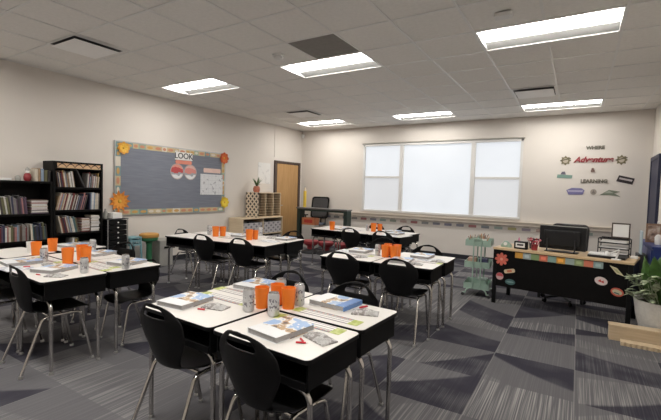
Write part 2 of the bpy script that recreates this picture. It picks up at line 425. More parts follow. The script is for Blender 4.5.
for n, (tx, ty) in enumerate(TROFF):
    o = place(tp, n, (tx+G, ty+G/2, ZC), 0, 'lit ceiling light %s, %s' % (rows[n//3], cols[n % 3]))
for o in [o for o in COL.objects if o.name.startswith('lens') and o.parent.location.y < 2]:   # added unseen row, set brighter to lift the near left wall
    o.data = o.data.copy(); o.data.materials[0] = M['lens_added']
# tile of another grey
tag(MB().mm((GX0-G*3+.012, GY0-G+.012, ZC-.001), (GX0-G*2-.012, GY0-.012, ZC+.01)).build('ceiling_tile', M['greytile']), 'single dark grey ceiling tile beside the middle ceiling light', 'ceiling tile')
def vent(cx, cy, label):
    r = empty('ceiling_vent', label, 'vent', (cx, cy, ZC), group='square ceiling vents')
    MB().mm((-.27,-.27,-.010), (.27,.27,-.0075)).build('vent_throat', M['darkgrey'], r)
    MB().mm((-.245,-.265,-.042), (.265,.225,-.036)).mm((-.03,-.03,-.036),(.03,.03,-.0105)).build('face_panel', M['ventwhite'], r, bevel=.003)
    f = MB()
    for a, b_ in (((-.295,-.295),(.295,-.27)), ((-.295,.27),(.295,.295)), ((-.295,-.27),(-.27,.27)), ((.27,-.27),(.295,.27))): f.mm((*a,-.012), (*b_,-.0075))
    f.build('frame', M['tbar'], r)
vent(-4.94, 2.54, 'white square ceiling vent with black gap, above the bookcases and bulletin board')
vent(GX0-G*6.5, GY0+G*4.5, 'small-looking white square vent near the wooden door corner')
vent(GX0+G*.5, GY0+G*4.5, 'white square vent between the two lights on the teacher desk side')
r = empty('smoke_detector', 'round white smoke detector beside the middle ceiling light and grey tile', 'smoke detector', (-3.10, 3.77, ZC))
MB().lathe([(.075,0),(.075,-.02),(.06,-.022)]).build('base', M['white'], r, smooth=True)
MB().lathe([(.058,-.0225),(.055,-.045),(.035,-.058),(0,-.058)]).build('sensor_head', M['white'], r, smooth=True)
tag(MB().prism(rounded(.15,.10,.02), ZC-.045, ZC-.0075).build('ceiling_sensor', M['white'], bevel=.008, loc=(-.63, 3.80, 0)), 'white boxy motion sensor on ceiling near the largest bright light', 'sensor')
tag(MB().lathe([(.0,0),(.03,.0),(.045,.03),(.045,.09),(.02,.10)]).build('wall_sensor', M['white'], smooth=True, loc=(XL+.07, YB-.07, 2.80)), 'small white sensor high in the corner beside the wooden door', 'sensor')

# ------------------------------------------------------------------ student desks
def make_desk(w=.632, d=.465):
    r = empty('student_desk', '', 'desk', group='white-topped student desks')
    tp = MB(); pl = rounded(w, d, .03)
    tp.prism(pl, T-.016, T); t = tp.build('tabletop', M['top'], r)
    eb = MB(); po = rounded(w+.006, d+.006, .032); n = len(pl)
    z0, z1 = T-.020, T-.0012
    pin = rounded(w-.02, d-.02, .028)
    eb.add([(*p, z0) for p in po]+[(*p, z1) for p in po]+[(*p, z1) for p in pl]+[(*p, z0) for p in pin],
           [(k, (k+1) % n, n+(k+1) % n, n+k) for k in range(n)]+[(n+k, n+(k+1) % n, 2*n+(k+1) % n, 2*n+k) for k in range(n)]+[(3*n+k, 3*n+(k+1) % n, (k+1) % n, k) for k in range(n)])
    eb.build('edge_band', M['black'], t, smooth=True)
    b = MB(); W2, D2, zb, zt = w/2-.012, d/2-.012, T-.145, T-.0205
    def wallp(p, q, th):   # sloping side panel from top edge p..q
        pass
    s_ = .93
    b.box((0, D2-.006, (zb+zt)/2), (2*W2, .010, zt-zb)); 
    b.box((-W2+.006, 0, (zb+zt)/2), (.010, 2*D2-.022, zt-zb)); b.box((W2-.006, 0, (zb+zt)/2), (.010, 2*D2-.022, zt-zb))
    b.box((0, 0, zb+.005), (2*W2-.022, 2*D2-.022, .010)); b.box((0, -D2+.006, zb+.018), (2*W2-.022, .010, .035))
    b.build('book_box', M['blackbox'], r)
    for sx in (-1, 1):
        for sy in (-1, 1):
            x0, x1, y = sx*(w/2-.13), sx*(w/2-.022), sy*.165
            zt2 = T-.145-.014
            pts = [(x0, y, zt2), (x1-sx*.06, y, zt2)] + [(x1-sx*.06*(1-math.sin(a)), y, zt2-.06*(1-math.cos(a))) for a in (PI/8, PI/4, 3*PI/8, PI/2)] + [(x1, y, .02)]
            l = MB().tube(pts, .0135, 10).build('leg', M['chrome'], r, smooth=True)
            MB().lathe([(.017,0),(.017,.008),(.0095,.022),(.0095,.0199)], (x1, y, 0)).build('glide', M['steel'], l, smooth=True)
    return r
desk = None; nd = 0
def bil(c, u, v):
    (ax,ay),(bx,by),(cx,cy),(dx,dy) = c      # NL NR FR FL
    return ((1-u)*(1-v)*ax+u*(1-v)*bx+u*v*cx+(1-u)*v*dx, (1-u)*(1-v)*ay+u*(1-v)*by+u*v*cy+(1-u)*v*dy)
DESKS = {}
def put_desk(x, y, rz, label, key):
    global nd
    o = place(desk, nd, (x, y, 0), rz, label); nd += 1; DESKS[key] = o; return o
def cluster(key, corners, nx, names):
    global desk, nd
    L = lambda p, q: math.hypot(p[0]-q[0], p[1]-q[1])
    if nd: desk = None
    w = min(L(corners[0], corners[1]), L(corners[3], corners[2]))/nx-.012; d = min(L(corners[0], corners[3]), L(corners[1], corners[2]))/2-.022
    desk = make_desk(w, d); nd = 0
    a = math.atan2(corners[1][1]-corners[0][1], corners[1][0]-corners[0][0]); b_ = math.atan2(corners[2][1]-corners[3][1], corners[2][0]-corners[3][0])
    ang = (a+b_)/2
    for j in range(2):
        for i in range(nx):
            x, y = bil(corners, (i+.5)/nx, (j+.5)/2)
            put_desk(x, y, ang + (PI if j else 0), names[j*nx+i], (key, i, j))
    return ang
near = 'closest desk group'
AF = cluster('front', [(-2.19,1.42),(-.905,1.34),(-.885,2.28),(-2.13,2.33)], 2,
    ['white-topped desk with empty white corner behind the left front chair, '+near, 'white-topped desk with red pens at the tip, '+near,
     'white-topped desk under two cans and a book at the far side, '+near, 'white-topped desk holding blue-spined book and packet, '+near])
AL = cluster('left', [(-4.47,1.40),(-3.20,1.33),(-3.19,2.30),(-4.45,2.37)], 2,
    ['white-topped desk between leftmost chair and orange cups, table group by the bookcases', 'white-topped desk at the near point of the table group by the bookcases',
     'white-topped desk under the middle orange cups, table group by the bookcases', 'white-topped desk at the pointed right end of the group by the bookcases'])
for (fx, fy, ang, lab, key) in ((-4.545, 2.57, math.radians(8), 'turned white-topped desk in front of the black drawer cart', 0), (-4.535, 2.045, math.radians(8), 'turned white-topped desk in front of the shorter bookcase', 1)):
    ca, sa = math.cos(ang), math.sin(ang); w2, d2 = .321, .235
    put_desk(fx - w2*ca + d2*sa, fy - w2*sa - d2*ca, ang + (PI if key == 0 else 0), lab, ('turned', key, 0))
A2 = cluster('sorter', [(-5.04,3.64),(-3.27,3.78),(-3.31,4.74),(-5.08,4.60)], 3 if False else 3,
    ['white-topped desk at left end of near row, table group by the mail sorter', 'white-topped desk in middle of near row, table group by the mail sorter', 'white-topped desk at right end of near row, table group by the mail sorter',
     'white-topped desk at left end of far row, table group by the mail sorter', 'white-topped desk in middle of far row, table group by the mail sorter', 'white-topped desk at right end of far row, table group by the mail sorter'])
AM = cluster('mid', [(-2.40,3.66),(-1.14,3.70),(-1.12,4.60),(-2.40,4.58)], 2,
    ['white-topped desk over the left near chair in the central four-desk group', 'white-topped desk over the right near chair in the central four-desk group',
     'white-topped desk at far left of the central four-desk group', 'white-topped desk at far right of the central four-desk group'])
AB = cluster('back', [(-4.21,6.20),(-2.32,5.98),(-2.40,6.93),(-4.29,7.15)], 3,
    ['white-topped desk at left end of near row, table group below the window', 'white-topped desk in middle of near row, table group below the window', 'white-topped desk at right end of near row, table group below the window',
     'white-topped desk at left end of far row, table group below the window', 'white-topped desk in middle of far row, table group below the window', 'white-topped desk at right end of far row, table group below the window'])

# ------------------------------------------------------------------ student chairs
def make_chair():
    r = empty('student_chair', '', 'chair', group='black student chairs')
    # seat: dished shell with waterfall front and narrow rear
    m = MB(); NR, NC = 9, 8; vs = []
    hw = [.135, .165, .19, .205, .21, .21, .205, .195, .17]
    yy = [-.185, -.15, -.10, -.04, .03, .10, .16, .20, .215]
    zz = [.445, .432, .428, .427, .428, .432, .434, .428, .412]
    for i in range(NR):
        for j in range(NC+1):
            s = -1+2*j/NC; vs.append((s*hw[i], yy[i]-(.02*s*s if i > 5 else 0), zz[i]+.012*s*s-(.012 if 2 < i < 7 else .004)*(1-s*s)))
    m.add(vs, [(i*(NC+1)+j, i*(NC+1)+j+1, (i+1)*(NC+1)+j+1, (i+1)*(NC+1)+j) for i in range(NR-1) for j in range(NC)])
    m.build('seat', M['black'], r, smooth=True, sub=1, solid=.009)
    # backrest with carry slot
    m = MB(); rows = [(.43,.118,-.188),(.46,.120,-.208),(.50,.135,-.222),(.54,.160,-.232),(.58,.184,-.240),(.62,.200,-.247),(.66,.203,-.254),(.70,.192,-.260),(.718,.178,-.263),(.771,.126,-.269),(.788,.085,-.272),(.795,.042,-.273)]
    cs = [-1,-.82,-.56,-.42,-.2,0,.2,.42,.56,.82,1]; K = len(cs); vs = []
    for z, w, y in rows:
        for s in cs: vs.append((s*w, y+.045*abs(s)**2.2*min(1, w/.15), z - (.012*s*s if z > .73 else 0)))
    fs = []
    for i in range(len(rows)-1):
        for j in range(K-1):
            if i == 8 and 2 <= j <= 7: continue
            fs.append((i*K+j, i*K+j+1, (i+1)*K+j+1, (i+1)*K+j))
    m.add(vs, fs); m.build('backrest', M['black'], r, smooth=True, sub=2, solid=.009)
    # chrome underframe
    f = MB()
    for sx in (-1, 1): f.tube([(sx*.165, .10, .400), (sx*.165, -.10, .400)], .0105, 8)
    f.tube([(-.165, .02, .392), (.165, .02, .392)], .009, 8); f.tube([(-.165, -.07, .392), (.165, -.07, .392)], .009, 8)
    f.build('seat_frame', M['chrome'], r, smooth=True)
    for sx in (-1, 1):
        for y0, y1, y2, x2 in ((.07, .125, .205, .195), (-.07, -.125, -.275, .205)):
            p0 = Vector((sx*.172, y0, .402)); p1 = Vector((sx*.18, y1, .402)); p2 = Vector((sx*x2, y2, .012))
            dr = (p2-p1).normalized(); pts = [p0]
            a_ = p1-(p1-p0).normalized()*.035; c_ = p1+dr*.035
            for t in (0,.25,.5,.75,1): pts.append((1-t)**2*a_+2*t*(1-t)*p1+t*t*c_)
            pts.append(p2)
            l = MB().tube(pts, .0112, 9).build('leg', M['chrome'], r, smooth=True)
            MB().lathe([(.016,0),(.016,.010),(.010,.022),(0,.022)], (p2.x, p2.y, 0), 12).build('glide', M['steel'], l, smooth=True)
    return r
chair = make_chair(); nc = 0
def put_chair(x, y, ang, label, scale=1.0):
    """x, y: point under the top of the backrest; ang: direction faced, 0 = away from the camera along the side walls"""
    global nc
    ox, oy = -math.sin(ang)*.27*scale, math.cos(ang)*.27*scale
    place(chair, nc, (x+ox, y+oy, 0), ang, label, scale=scale); nc += 1
put_chair(-1.875, 1.285, math.radians(-3), 'black plastic chair with chrome legs, left of the two nearest chairs')
put_chair(-1.215, 1.245, math.radians(-6), 'black plastic chair cut off by the picture bottom, right of the two nearest chairs')
put_chair(-1.25, 2.42, PI+math.radians(-3), 'black chair facing us behind the blue-spined book on the closest desks')
put_chair(-1.82, 2.45, PI+math.radians(-3), 'black chair facing us behind the orange cups on the closest desks')
put_chair(-3.53, 1.275, math.radians(-5), 'black chair with slanted chrome legs at near point of the group by the bookcases')
put_chair(-4.20, 1.20, math.radians(-4), 'black chair cut by the left picture edge, at the group by the bookcases')
put_chair(-4.13, 2.55, PI+math.radians(4), 'black chair in front of the black drawer cart, behind the desks')
put_chair(-3.50, 2.42, PI, 'black chair tucked wholly under the desk, beside the group by the bookcases', .87)
put_chair(-2.04, 3.52, math.radians(2), 'black chair on the near side of the central desk group, left of its pair')
put_chair(-1.42, 3.51, math.radians(2), 'black chair on the near side of the central desk group, right of its pair')
put_chair(-1.50, 4.72, PI, 'black chair facing us at far right of the central desk group')
put_chair(-2.22, 5.06, PI+math.radians(4), 'black chair facing us behind the orange cups of the central desk group')
put_chair(-4.19, 3.58, math.radians(2), 'near-side black chair at the mail sorter desks, left of its pair')
put_chair(-3.55, 3.62, math.radians(4), 'near-side black chair at the mail sorter desks, right of its pair')
put_chair(-5.54, 4.30, -PI/2+math.radians(12), 'black chair at the left end of the group by the mail sorter', .9)
put_chair(-3.60, 4.86, PI+math.radians(4), 'black chair facing us at far side of the mail sorter group, nearest the door')
put_chair(-4.22, 4.86, PI+math.radians(4), 'black chair facing us at far side of the mail sorter group, below the sorter', .87)
put_chair(-3.28, 5.95, math.radians(-6), 'black chair on near side of the desks below the window, left of its pair')
put_chair(-2.66, 5.88, math.radians(-6), 'black chair on near side of the desks below the window, right of its pair')
put_chair(-3.33, 7.20, PI+math.radians(-6), 'black chair facing us below the window, behind the orange cups')
put_chair(-2.70, 7.13, PI+math.radians(-6), 'black chair facing us below the window, at the right end')

# ------------------------------------------------------------------ things on the desks
def make_book():
    r = empty('workbook', '', 'book', group='thick workbooks on the desks')
    L, W, h = .265, .205, .030
    MB().mm((-L/2+.004, -W/2+.003, .0025), (L/2-.004, W/2-.001, h-.0025)).build('page_block', M['pages'], r)
    c = MB(); c.mm((-L/2,-W/2,0),(L/2,W/2,.0022)); c.mm((-L/2,-W/2,h-.0022),(L/2,W/2,h)); c.mm((-L/2,W/2-.0008,.0022),(L/2,W/2+.0015,h-.0022))
    c.build('cover', M['cover'], r)
    return r
bk = make_book(); nb = 0
bs = empty('workbook', 'thick workbook with bright blue spine on the far corner of the closest desks', 'book', group='thick workbooks on the desks')
MB().mm((-.13,-.1,.0025), (.125,.098,.0275)).build('page_block', M['pages'], bs)
c = MB(); c.mm((-.133,-.103,0),(.133,.103,.0022)); c.mm((-.133,-.103,.0278),(.133,.103,.030)); c.build('cover', M['cover'], bs)
MB().mm((.126,-.103,.0023),(.1345,.103,.0277)).mm((.075,-.103,.0301),(.1345,.103,.0309)).build('blue_spine', M['coverblue'], bs)
bs.location = (-1.27, 2.16, T); bs.rotation_euler.z = math.radians(-4)
def put_book(x, y, rz, label, sc=1.0):
    global nb
    place(bk, nb, (x, y, T), rz+PI/2, label, scale=sc); nb += 1
put_book(-2.02, 1.625, math.radians(5), 'thick blue and white workbook on the desk behind the left front chair')
put_book(-1.235, 1.575, math.radians(-8), 'thick workbook with colourful cover, beside the red pens on the closest desks')
put_book(-1.97, 2.20, math.radians(3), 'thick workbook behind the orange cups on the closest desks')
put_book(-3.60, 1.60, math.radians(20), 'thick workbook at near point of the group by the bookcases')
put_book(-3.45, 2.125, math.radians(10), 'thick workbook with blue edge behind the silver can, pointed desk by the bookcases')
put_book(-4.10, 1.56, math.radians(-6), 'thick pale workbook nearest the leftmost chair, group by the bookcases')
put_book(-4.10, 2.22, math.radians(12), 'thick blue workbook right of the orange cups, group by the bookcases')
put_book(-4.83, 2.33, math.radians(8), 'thick workbook on the turned desk in front of the drawer cart')
put_book(-2.16, 4.24, math.radians(3), 'thick workbook left of the orange cups on the central desks')
put_book(-1.45, 4.36, math.radians(2), 'thick workbook on far right desk of the central group')
put_book(-1.53, 3.92, math.radians(8), 'thick pale blue workbook behind the right near chair, central desks')
put_book(-4.20, 4.36, math.radians(5), 'thick workbook between two orange cups, group by the mail sorter')
put_book(-3.50, 4.52, math.radians(5), 'thick workbook on the far desk of the mail sorter group, nearest the door')
put_book(-2.80, 6.74, math.radians(-6), 'thick workbook beside the orange cups on the desks below the window')
put_book(-2.62, 6.42, math.radians(-6), 'thick workbook on the right end desk below the window')
put_book(-3.72, 6.42, math.radians(-6), 'thick workbook in the middle of the desks below the window')

def make_strip():
    o = MB().prism(rounded(.45, .085, .008), 0, .0012).build('name_strip', M['strip'])
    return tag(o, '', 'name strip', 'desk name strips')
sp = make_strip(); ns = 0
def put_strip(x, y, rz, label):
    global ns
    place(sp, ns, (x, y, T+.0004), rz, label); ns += 1
put_strip(-1.20, 1.755, AF, 'long name strip with green ends in front of the silver cans, closest desks')
put_strip(-1.905, 1.835, AF, 'long name strip with green ends beyond the blue workbook, closest desks')
put_strip(-1.19, 1.925, AF+PI, 'long name strip with green ends below the blue-spined workbook, closest desks')
put_strip(-1.93, 1.99, AF+PI, 'long name strip with green ends at the left orange cup, closest desks')
put_strip(-3.50, 1.86, AL, 'long name strip beside the silver can, near point desk by the bookcases')
put_strip(-4.14, 1.80, AL, 'long name strip beside the orange cups, desk by the leftmost chair')
put_strip(-3.55, 1.965, AL+PI, 'long name strip on pointed right desk of the group by the bookcases')
put_strip(-1.37, 4.07, AM, 'long name strip right of orange cups on the central desks')
put_strip(-2.12, 4.02, AM, 'long name strip left of orange cups on the central desks')
put_strip(-4.14, 4.09, A2, 'long name strip at the middle of the mail sorter desks')

M['packet'] = coverart('silver_packet_print', (.40,.39,.38), [(.20,.18,.17), (.27,.25,.24), (.50,.49,.48)], sc=38.0, half=False)
def make_packet():
    m = MB(); NX, NY = 7, 5; vs = []
    for z in (0, 1):
        for i in range(NX):
            for j in range(NY):
                u, v = -1+2*i/(NX-1), -1+2*j/(NY-1)
                e = max(0, (1-u**4)*(1-v**4)); h = (.006+.019*e*(.75+.25*math.sin(5*u+3*v))) if z else 0
                vs.append((u*.068, v*.040, h))
    q = NX*NY; fs = []
    for i in range(NX-1):
        for j in range(NY-1):
            a = i*NY+j; fs.append((a, a+1, a+NY+1, a+NY)); fs.append((q+a, q+a+NY, q+a+NY+1, q+a+1))
    rim = [i*NY for i in range(NX)] + [(NX-1)*NY+j for j in range(1, NY)] + [i*NY+NY-1 for i in range(NX-2, -1, -1)] + [j for j in range(NY-2, 0, -1)]
    for k in range(len(rim)): fs.append((rim[k], rim[(k+1) % len(rim)], q+rim[(k+1) % len(rim)], q+rim[k]))
    m.add(vs, fs); o = m.build('snack_packet', M['packet'], smooth=True)
    return tag(o, '', 'packet', 'silver packets on the desks')
pk = make_packet(); npk = 0
def put_packet(x, y, rz, label, sc=1.0):
    global npk
    place(pk, npk, (x, y, T), rz, label, scale=sc); npk += 1
put_packet(-1.02, 1.60, math.radians(-20), 'silver printed packet next to the red pens, closest desks', 1.15)
put_packet(-1.80, 1.66, math.radians(10), 'silver printed packet between blue workbook and name strip, closest desks', 1.1)
put_packet(-1.03, 2.10, math.radians(20), 'silver packet at the far right corner of the closest desks', 1.15)
put_packet(-3.36, 1.50, math.radians(30), 'grey packet at near point of the desks by the bookcases')
put_packet(-3.84, 1.66, math.radians(-10), 'dark grey packet beside orange cups, desks by the bookcases')
put_packet(-1.35, 3.98-.12, math.radians(10), 'silver packet on near right desk of the central group')
put_packet(-1.22, 4.16, math.radians(10), 'silver packet at far right edge of the central group')
put_packet(-1.98, 4.02-.14, math.radians(40), 'grey packet by the left near chair, central group')
put_packet(-3.73, 4.50, math.radians(20), 'silver packet at the right end of the mail sorter desks', 1.2)

def make_pen():
    o = MB().tube([(-.03,0,.006),(.03,0,.006)], .006, 8).m(1).tube([(.03,0,.006),(.042,0,.006)], [.006,.002], 8).build('candy_stick', [cmat(srgb(196,40,52)), M['paper']], smooth=True)
    return tag(o, '', 'candy stick', 'red sticks on the desks')
pn = make_pen(); npn = 0
for x, y, rz, lab in ((-1.065, 1.505, .5, 'red stick lying before the silver packet at the tip of the closest desks'), (-1.075, 1.53, -.6, 'red stick crossing its twin at the tip of the closest desks'), (-1.83, 1.58, .3, 'red stick beside the packet near the left front chair'),
                  (-3.90, 1.52, 1.0, 'red stick lying by the leftmost workbooks, desks by the bookcases'), (-3.50, 1.44, .2, 'red stick at the near point of the desks by the bookcases'), (-1.45, 3.86, .4, 'red stick beside the packet on the central desks')):
    place(pn, npn, (x, y, T), rz, lab, scale=.8); npn += 1
place(pn, npn, (-1.055, 2.125, T+.0235), 1.2, 'short red-brown stick lying on the packet at the far right corner')

def make_sheet():
    return tag(MB().prism([(-.14,-.105),(.14,-.105),(.14,.105),(-.14,.105)], 0, .001).build('paper_sheet', M['bluepaper']), '', 'paper', 'loose papers on the desks')
M['bluepaper'] = coverart('pale_blue_worksheet', (.66,.70,.76), [(.30,.33,.40), (.55,.56,.60), (.78,.78,.77)], sc=16.0, half=False)
sh = make_sheet(); nsh = 0
for x, y, rz, lab in ((-1.33, 4.24, .1, 'pale blue worksheet right of the orange cups on the central desks'), (-2.28, 4.18, .0, 'pale blue worksheet between book and name strip at left of the central desks'),
                      (-4.62, 4.42, .1, 'pale worksheet at the left far desk of the mail sorter group'), (-3.55, 4.22, .1, 'pale worksheet at the right end of the mail sorter group'), (-3.45, 6.45, -.1, 'pale worksheet in the middle of the desks below the window'),
                      (-3.93, 1.45, 0, 'pale worksheet beside the near point workbook, desks by the bookcases'), (-2.62, 6.12, -.1, 'pale worksheet on the near right desk below the window')):
    place(sh, nsh, (x, y, T+.0004), rz, lab); nsh += 1
cup = tag(MB().lathe([(.0,.0),(.036,.0),(.044,.125),(.0405,.125),(.033,.006),(0,.006)], n=20).build('orange_cup', M['orange'], smooth=True), '', 'cup', 'orange plastic cups')
ncp = 0
def put_cup(x, y, label, sc=1.0):
    global ncp
    place(cup, ncp, (x, y, T), 0, label, scale=sc); ncp += 1
put_cup(-1.59, 1.83, 'orange cup between two silver cans, left of the three on the closest desks')
put_cup(-1.455, 1.915, 'orange cup beside a silver can, right of the three on the closest desks')
put_cup(-1.565, 1.945, 'orange cup at the back of the three on the closest desks')
put_cup(-3.82, 1.80, 'orange cup at the front of the middle trio, desks by the bookcases', 1.12)
put_cup(-3.78, 1.93, 'orange cup at the right of the middle trio, desks by the bookcases', 1.12)
put_cup(-3.92, 1.97, 'orange cup at the back of the middle trio, desks by the bookcases', 1.12)
put_cup(-4.49, 1.83, 'orange cup standing alone before the white cup, desks by the bookcases', 1.05)
put_cup(-4.64, 2.04, 'orange cup standing alone behind the silver can, desks by the bookcases', 1.05)
put_cup(-4.47, 4.10, 'orange cup beside the left silver can, desks by the mail sorter', 1.15)
put_cup(-4.43, 4.20, 'orange cup second from left, touching the left cup, desks by the mail sorter', 1.1)
put_cup(-3.85, 4.14, 'orange cup before the right silver can, desks by the mail sorter', 1.15)
put_cup(-3.84, 4.25, 'orange cup behind its twin at the right of the mail sorter desks', 1.0)
put_cup(-1.783, 4.085, 'orange cup at the left front of the four on the central desks', 1.05)
put_cup(-1.683, 4.09, 'orange cup at the right front of the four on the central desks', 1.05)
put_cup(-1.70, 4.225, 'orange cup at the right back of the four on the central desks', 1.05)
put_cup(-1.81, 4.22, 'orange cup at the left back of the four on the central desks', 1.05)
put_cup(-3.80, 6.26, 'orange cup at the left end of the desks below the window', 1.2)
put_cup(-3.11, 6.56, 'orange cup left of its twin, middle of the desks below the window', 1.2)
put_cup(-3.05, 6.70, 'orange cup right of its twin, middle of the desks below the window', 1.05)

def make_can():
    r = empty('drink_can', '', 'can', group='silver drink cans')
    R = .031
    MB().lathe([(.022,0),(R,.010),(R,.108),(.026,.120)], n=20).build('can_body', M['canprint'], r, smooth=True)
    MB().lathe([(.027,.1202),(.0275,.124),(.0245,.124),(.024,.1212),(0,.1212)], n=20).build('can_lid', M['tin'], r, smooth=True)
    return r
def canprint():
    m = bpy.data.materials.new('can_label_print'); m.use_nodes = True; q = N(m); b = q.n['Principled BSDF']
    o = q.obj(); s = q.sep(o)
    f = q.noise(q.comb(q.m('MULTIPLY', s[0], 2.0), q.m('MULTIPLY', s[1], 2.0), s[2]), 60, 1)[0]
    band = q.m('MULTIPLY', q.m('GREATER_THAN', s[2], .03), q.m('LESS_THAN', s[2], .095))
    k = q.m('MULTIPLY', band, q.m('GREATER_THAN', f, .56))
    c = q.mix(k, (.60,.60,.61,1), (.22,.21,.24,1))
    q.l.new(c, b.inputs['Base Color']); b.inputs['Metallic'].default_value = .55; b.inputs['Roughness'].default_value = .32
    return m
M['canprint'] = canprint()
can = make_can(); ncn = 0
def put_can(x, y, label, sc=1.0):
    global ncn
    place(can, ncn, (x, y, T), random.uniform(0, 6), label, scale=sc); ncn += 1
put_can(-1.60, 1.725, 'silver drink can left of the orange cups on the closest desks', 1.08)
put_can(-1.43, 1.745, 'silver drink can standing in front of the orange cups on the closest desks', 1.08)
put_can(-1.44, 2.005, 'silver drink can right of the orange cups on the closest desks', 1.08)
put_can(-1.62, 2.05, 'silver drink can partly hidden behind the orange cups on the closest desks', 1.08)
put_can(-3.33, 1.69, 'silver drink can before the middle orange cups, desks by the bookcases')
put_can(-3.24, 1.98, 'silver drink can in front of the blue-edged workbook, desks by the bookcases')
put_can(-4.06, 1.715, 'silver drink can between orange cups, desks by the bookcases')
put_can(-4.38, 2.31, 'silver drink can behind the middle orange trio, desks by the bookcases')
put_can(-4.70, 4.19, 'silver drink can at the left of the orange cups, mail sorter desks', 1.1)
put_can(-4.05, 4.60, 'silver drink can right of the right orange cups, mail sorter desks', 1.1)
put_can(-1.90, 4.14, 'silver drink can left of the orange cups on the central desks')
put_can(-3.26, 6.62, 'silver drink can beside the orange cups on the desks below the window')
tag(MB().lathe([(0,0),(.033,0),(.041,.11),(.038,.11),(.031,.006),(0,.006)], n=18).build('white_cup', M['white'], smooth=True, loc=(-4.70, 1.87, T)), 'white cup partly behind the single orange cup, desks by the bookcases', 'cup')

# ------------------------------------------------------------------ bookcases and books
FX = XL+.32
def bookcase(y0, y1, top, shelves, label, name='bookcase'):
    r = empty(name, label, 'bookcase', (0, 0, 0))
    xb, th = XL+.02, .028
    for a in ((y0, y0+th), (y1-th, y1)): MB().mm((xb, a[0], 0), (FX, a[1], top)).build('side_panel', M['blackwood'], r, bevel=.002)
    MB().mm((xb, y0+th, top-th), (FX, y1-th, top)).build('top_board', M['blackwood'], r, bevel=.002)
    MB().mm((xb, y0+th, .0), (xb+.008, y1-th, top-th)).build('back_board', M['blackwood'], r)
    for z in shelves: MB().mm((xb+.009, y0+th, z-.030), (FX-.004, y1-th, z)).build('shelf', M['blackwood'], r, bevel=.002)
    MB().mm((FX-.03, y0+th, 0), (FX-.012, y1-th, shelves[0]-.031)).build('plinth', M['blackwood'], r)
    return r
RS = [.07, .375, .70, 1.025, 1.35]
LS = [.06, .27, .63, .985]
bR = bookcase(2.72, 3.40, 1.71, RS, 'tall black bookcase with patterned strip along its top, full of picture books')
MB().mm((FX-.02, 2.748, 1.605), (FX-.001, 3.372, 1.682)).build('header_board', M['blackwood'], bR)
def waves():
    m = bpy.data.materials.new('orange_wave_trim'); m.use_nodes = True; q = N(m); b = q.n['Principled BSDF']
    s = q.sep(q.obj()); y = q.m('FRACT', q.m('MULTIPLY', s[1], 9.0)); z = q.m('DIVIDE', q.m('SUBTRACT', s[2], 1.62), .06)
    arch = q.m('MULTIPLY', q.m('MULTIPLY', y, q.m('SUBTRACT', 1.0, y)), 3.2)
    d = q.m('ABSOLUTE', q.m('SUBTRACT', q.m('SUBTRACT', z, .12), arch))
    c = q.mix(q.m('LESS_THAN', d, .13), (.62,.42,.24,1), (.06,.035,.03,1))
    c = q.mix(q.m('MULTIPLY', q.m('GREATER_THAN', q.m('SUBTRACT', z, .25), arch), .8), c, (.55,.33,.17,1))
    q.l.new(c, b.inputs['Base Color']); b.inputs['Roughness'].default_value = .6
    return m
MB().mm((FX-.0008, 2.77, 1.618), (FX+.0012, 3.36, 1.682)).build('patterned_strip', waves(), bR)
bL = bookcase(1.82, 2.712, 1.42, LS, 'shorter black bookcase at the picture edge with a red figure on top')

ORD = 'first second third fourth fifth sixth seventh eighth ninth tenth eleventh twelfth thirteenth fourteenth fifteenth sixteenth seventeenth eighteenth nineteenth twentieth'.split()
ORD += ['twenty-'+w for w in ORD[:9]] + ['thirtieth'] + ['thirty-'+w for w in ORD[:9]] + ['fortieth'] + ['forty-'+w for w in ORD[:9]]
PAL = [('cream', (200,188,168)), ('white', (205,202,196)), ('grey', (128,122,118)), ('dark red', (120,38,40)), ('navy', (44,48,78)), ('teal', (60,98,104)), ('tan', (165,132,98)),
       ('rose', (170,112,106)), ('olive', (98,96,62)), ('charcoal', (48,44,46)), ('plum', (84,62,84)), ('pale blue', (128,148,172)), ('brown', (92,66,52)), ('mustard', (176,140,72))]
bkmats = {n: mat('book_'+n.replace(' ', '_'), srgb(*[v*.8+.2*(sum(c)/3) for v in c]), .55, var=.12, scale=25) for n, c in PAL}
rb = random.Random(11)
def shelf_book(t, h, dpt, colour):
    m = MB(); m.mm((-dpt, 0, 0), (0, t, h)); m.m(1).mm((-dpt+.004, t*.15, h), (-.006, t*.85, h+.0006))
    return m.build('book', [bkmats[colour], M['paper']])
def run(y0, y1, z, hr, tr, lean, weights, shelf, case, count0=0, xin=.012, group=None):
    """a row of books from y0 to y1; lean > 0 tips their tops towards larger y"""
    y = y0; i = count0; a = lean
    names = [n for n, _ in PAL]
    while True:
        t = rb.uniform(*tr); w = t/math.cos(a) if a else t
        if y + w > y1: break
        h = rb.uniform(*hr); col = rb.choices(names, weights)[0]
        o = shelf_book(t, h, rb.uniform(.15, .20), col)
        if a >= 0:   # pivot at the lower edge on the larger-y side
            for v in o.data.vertices: v.co.y -= t
            o.location = (FX-xin-rb.uniform(0, .012), y+w, z+.0005)
        else:
            o.location = (FX-xin-rb.uniform(0, .012), y, z+.0005)
        o.rotation_euler.x = -a
        thick = 'slim' if t < .0165 else 'thick'
        hs = 'low' if h < (hr[0]+hr[1])/2 else 'tall'
        tag(o, '%s %s %s book, %s from left on %s of %s' % (hs, thick, col, ORD[i], shelf, case), 'book', 'books on the %s of %s' % (shelf, case))
        y += w + .0012; i += 1
    return i
TALL, LOW = 'taller black bookcase', 'shorter black bookcase'
WL = [6,6,5,2,2,1,3,2,1,3,2,2,2,1]
WR = [5,5,4,5,3,2,4,3,1,3,2,2,3,1]
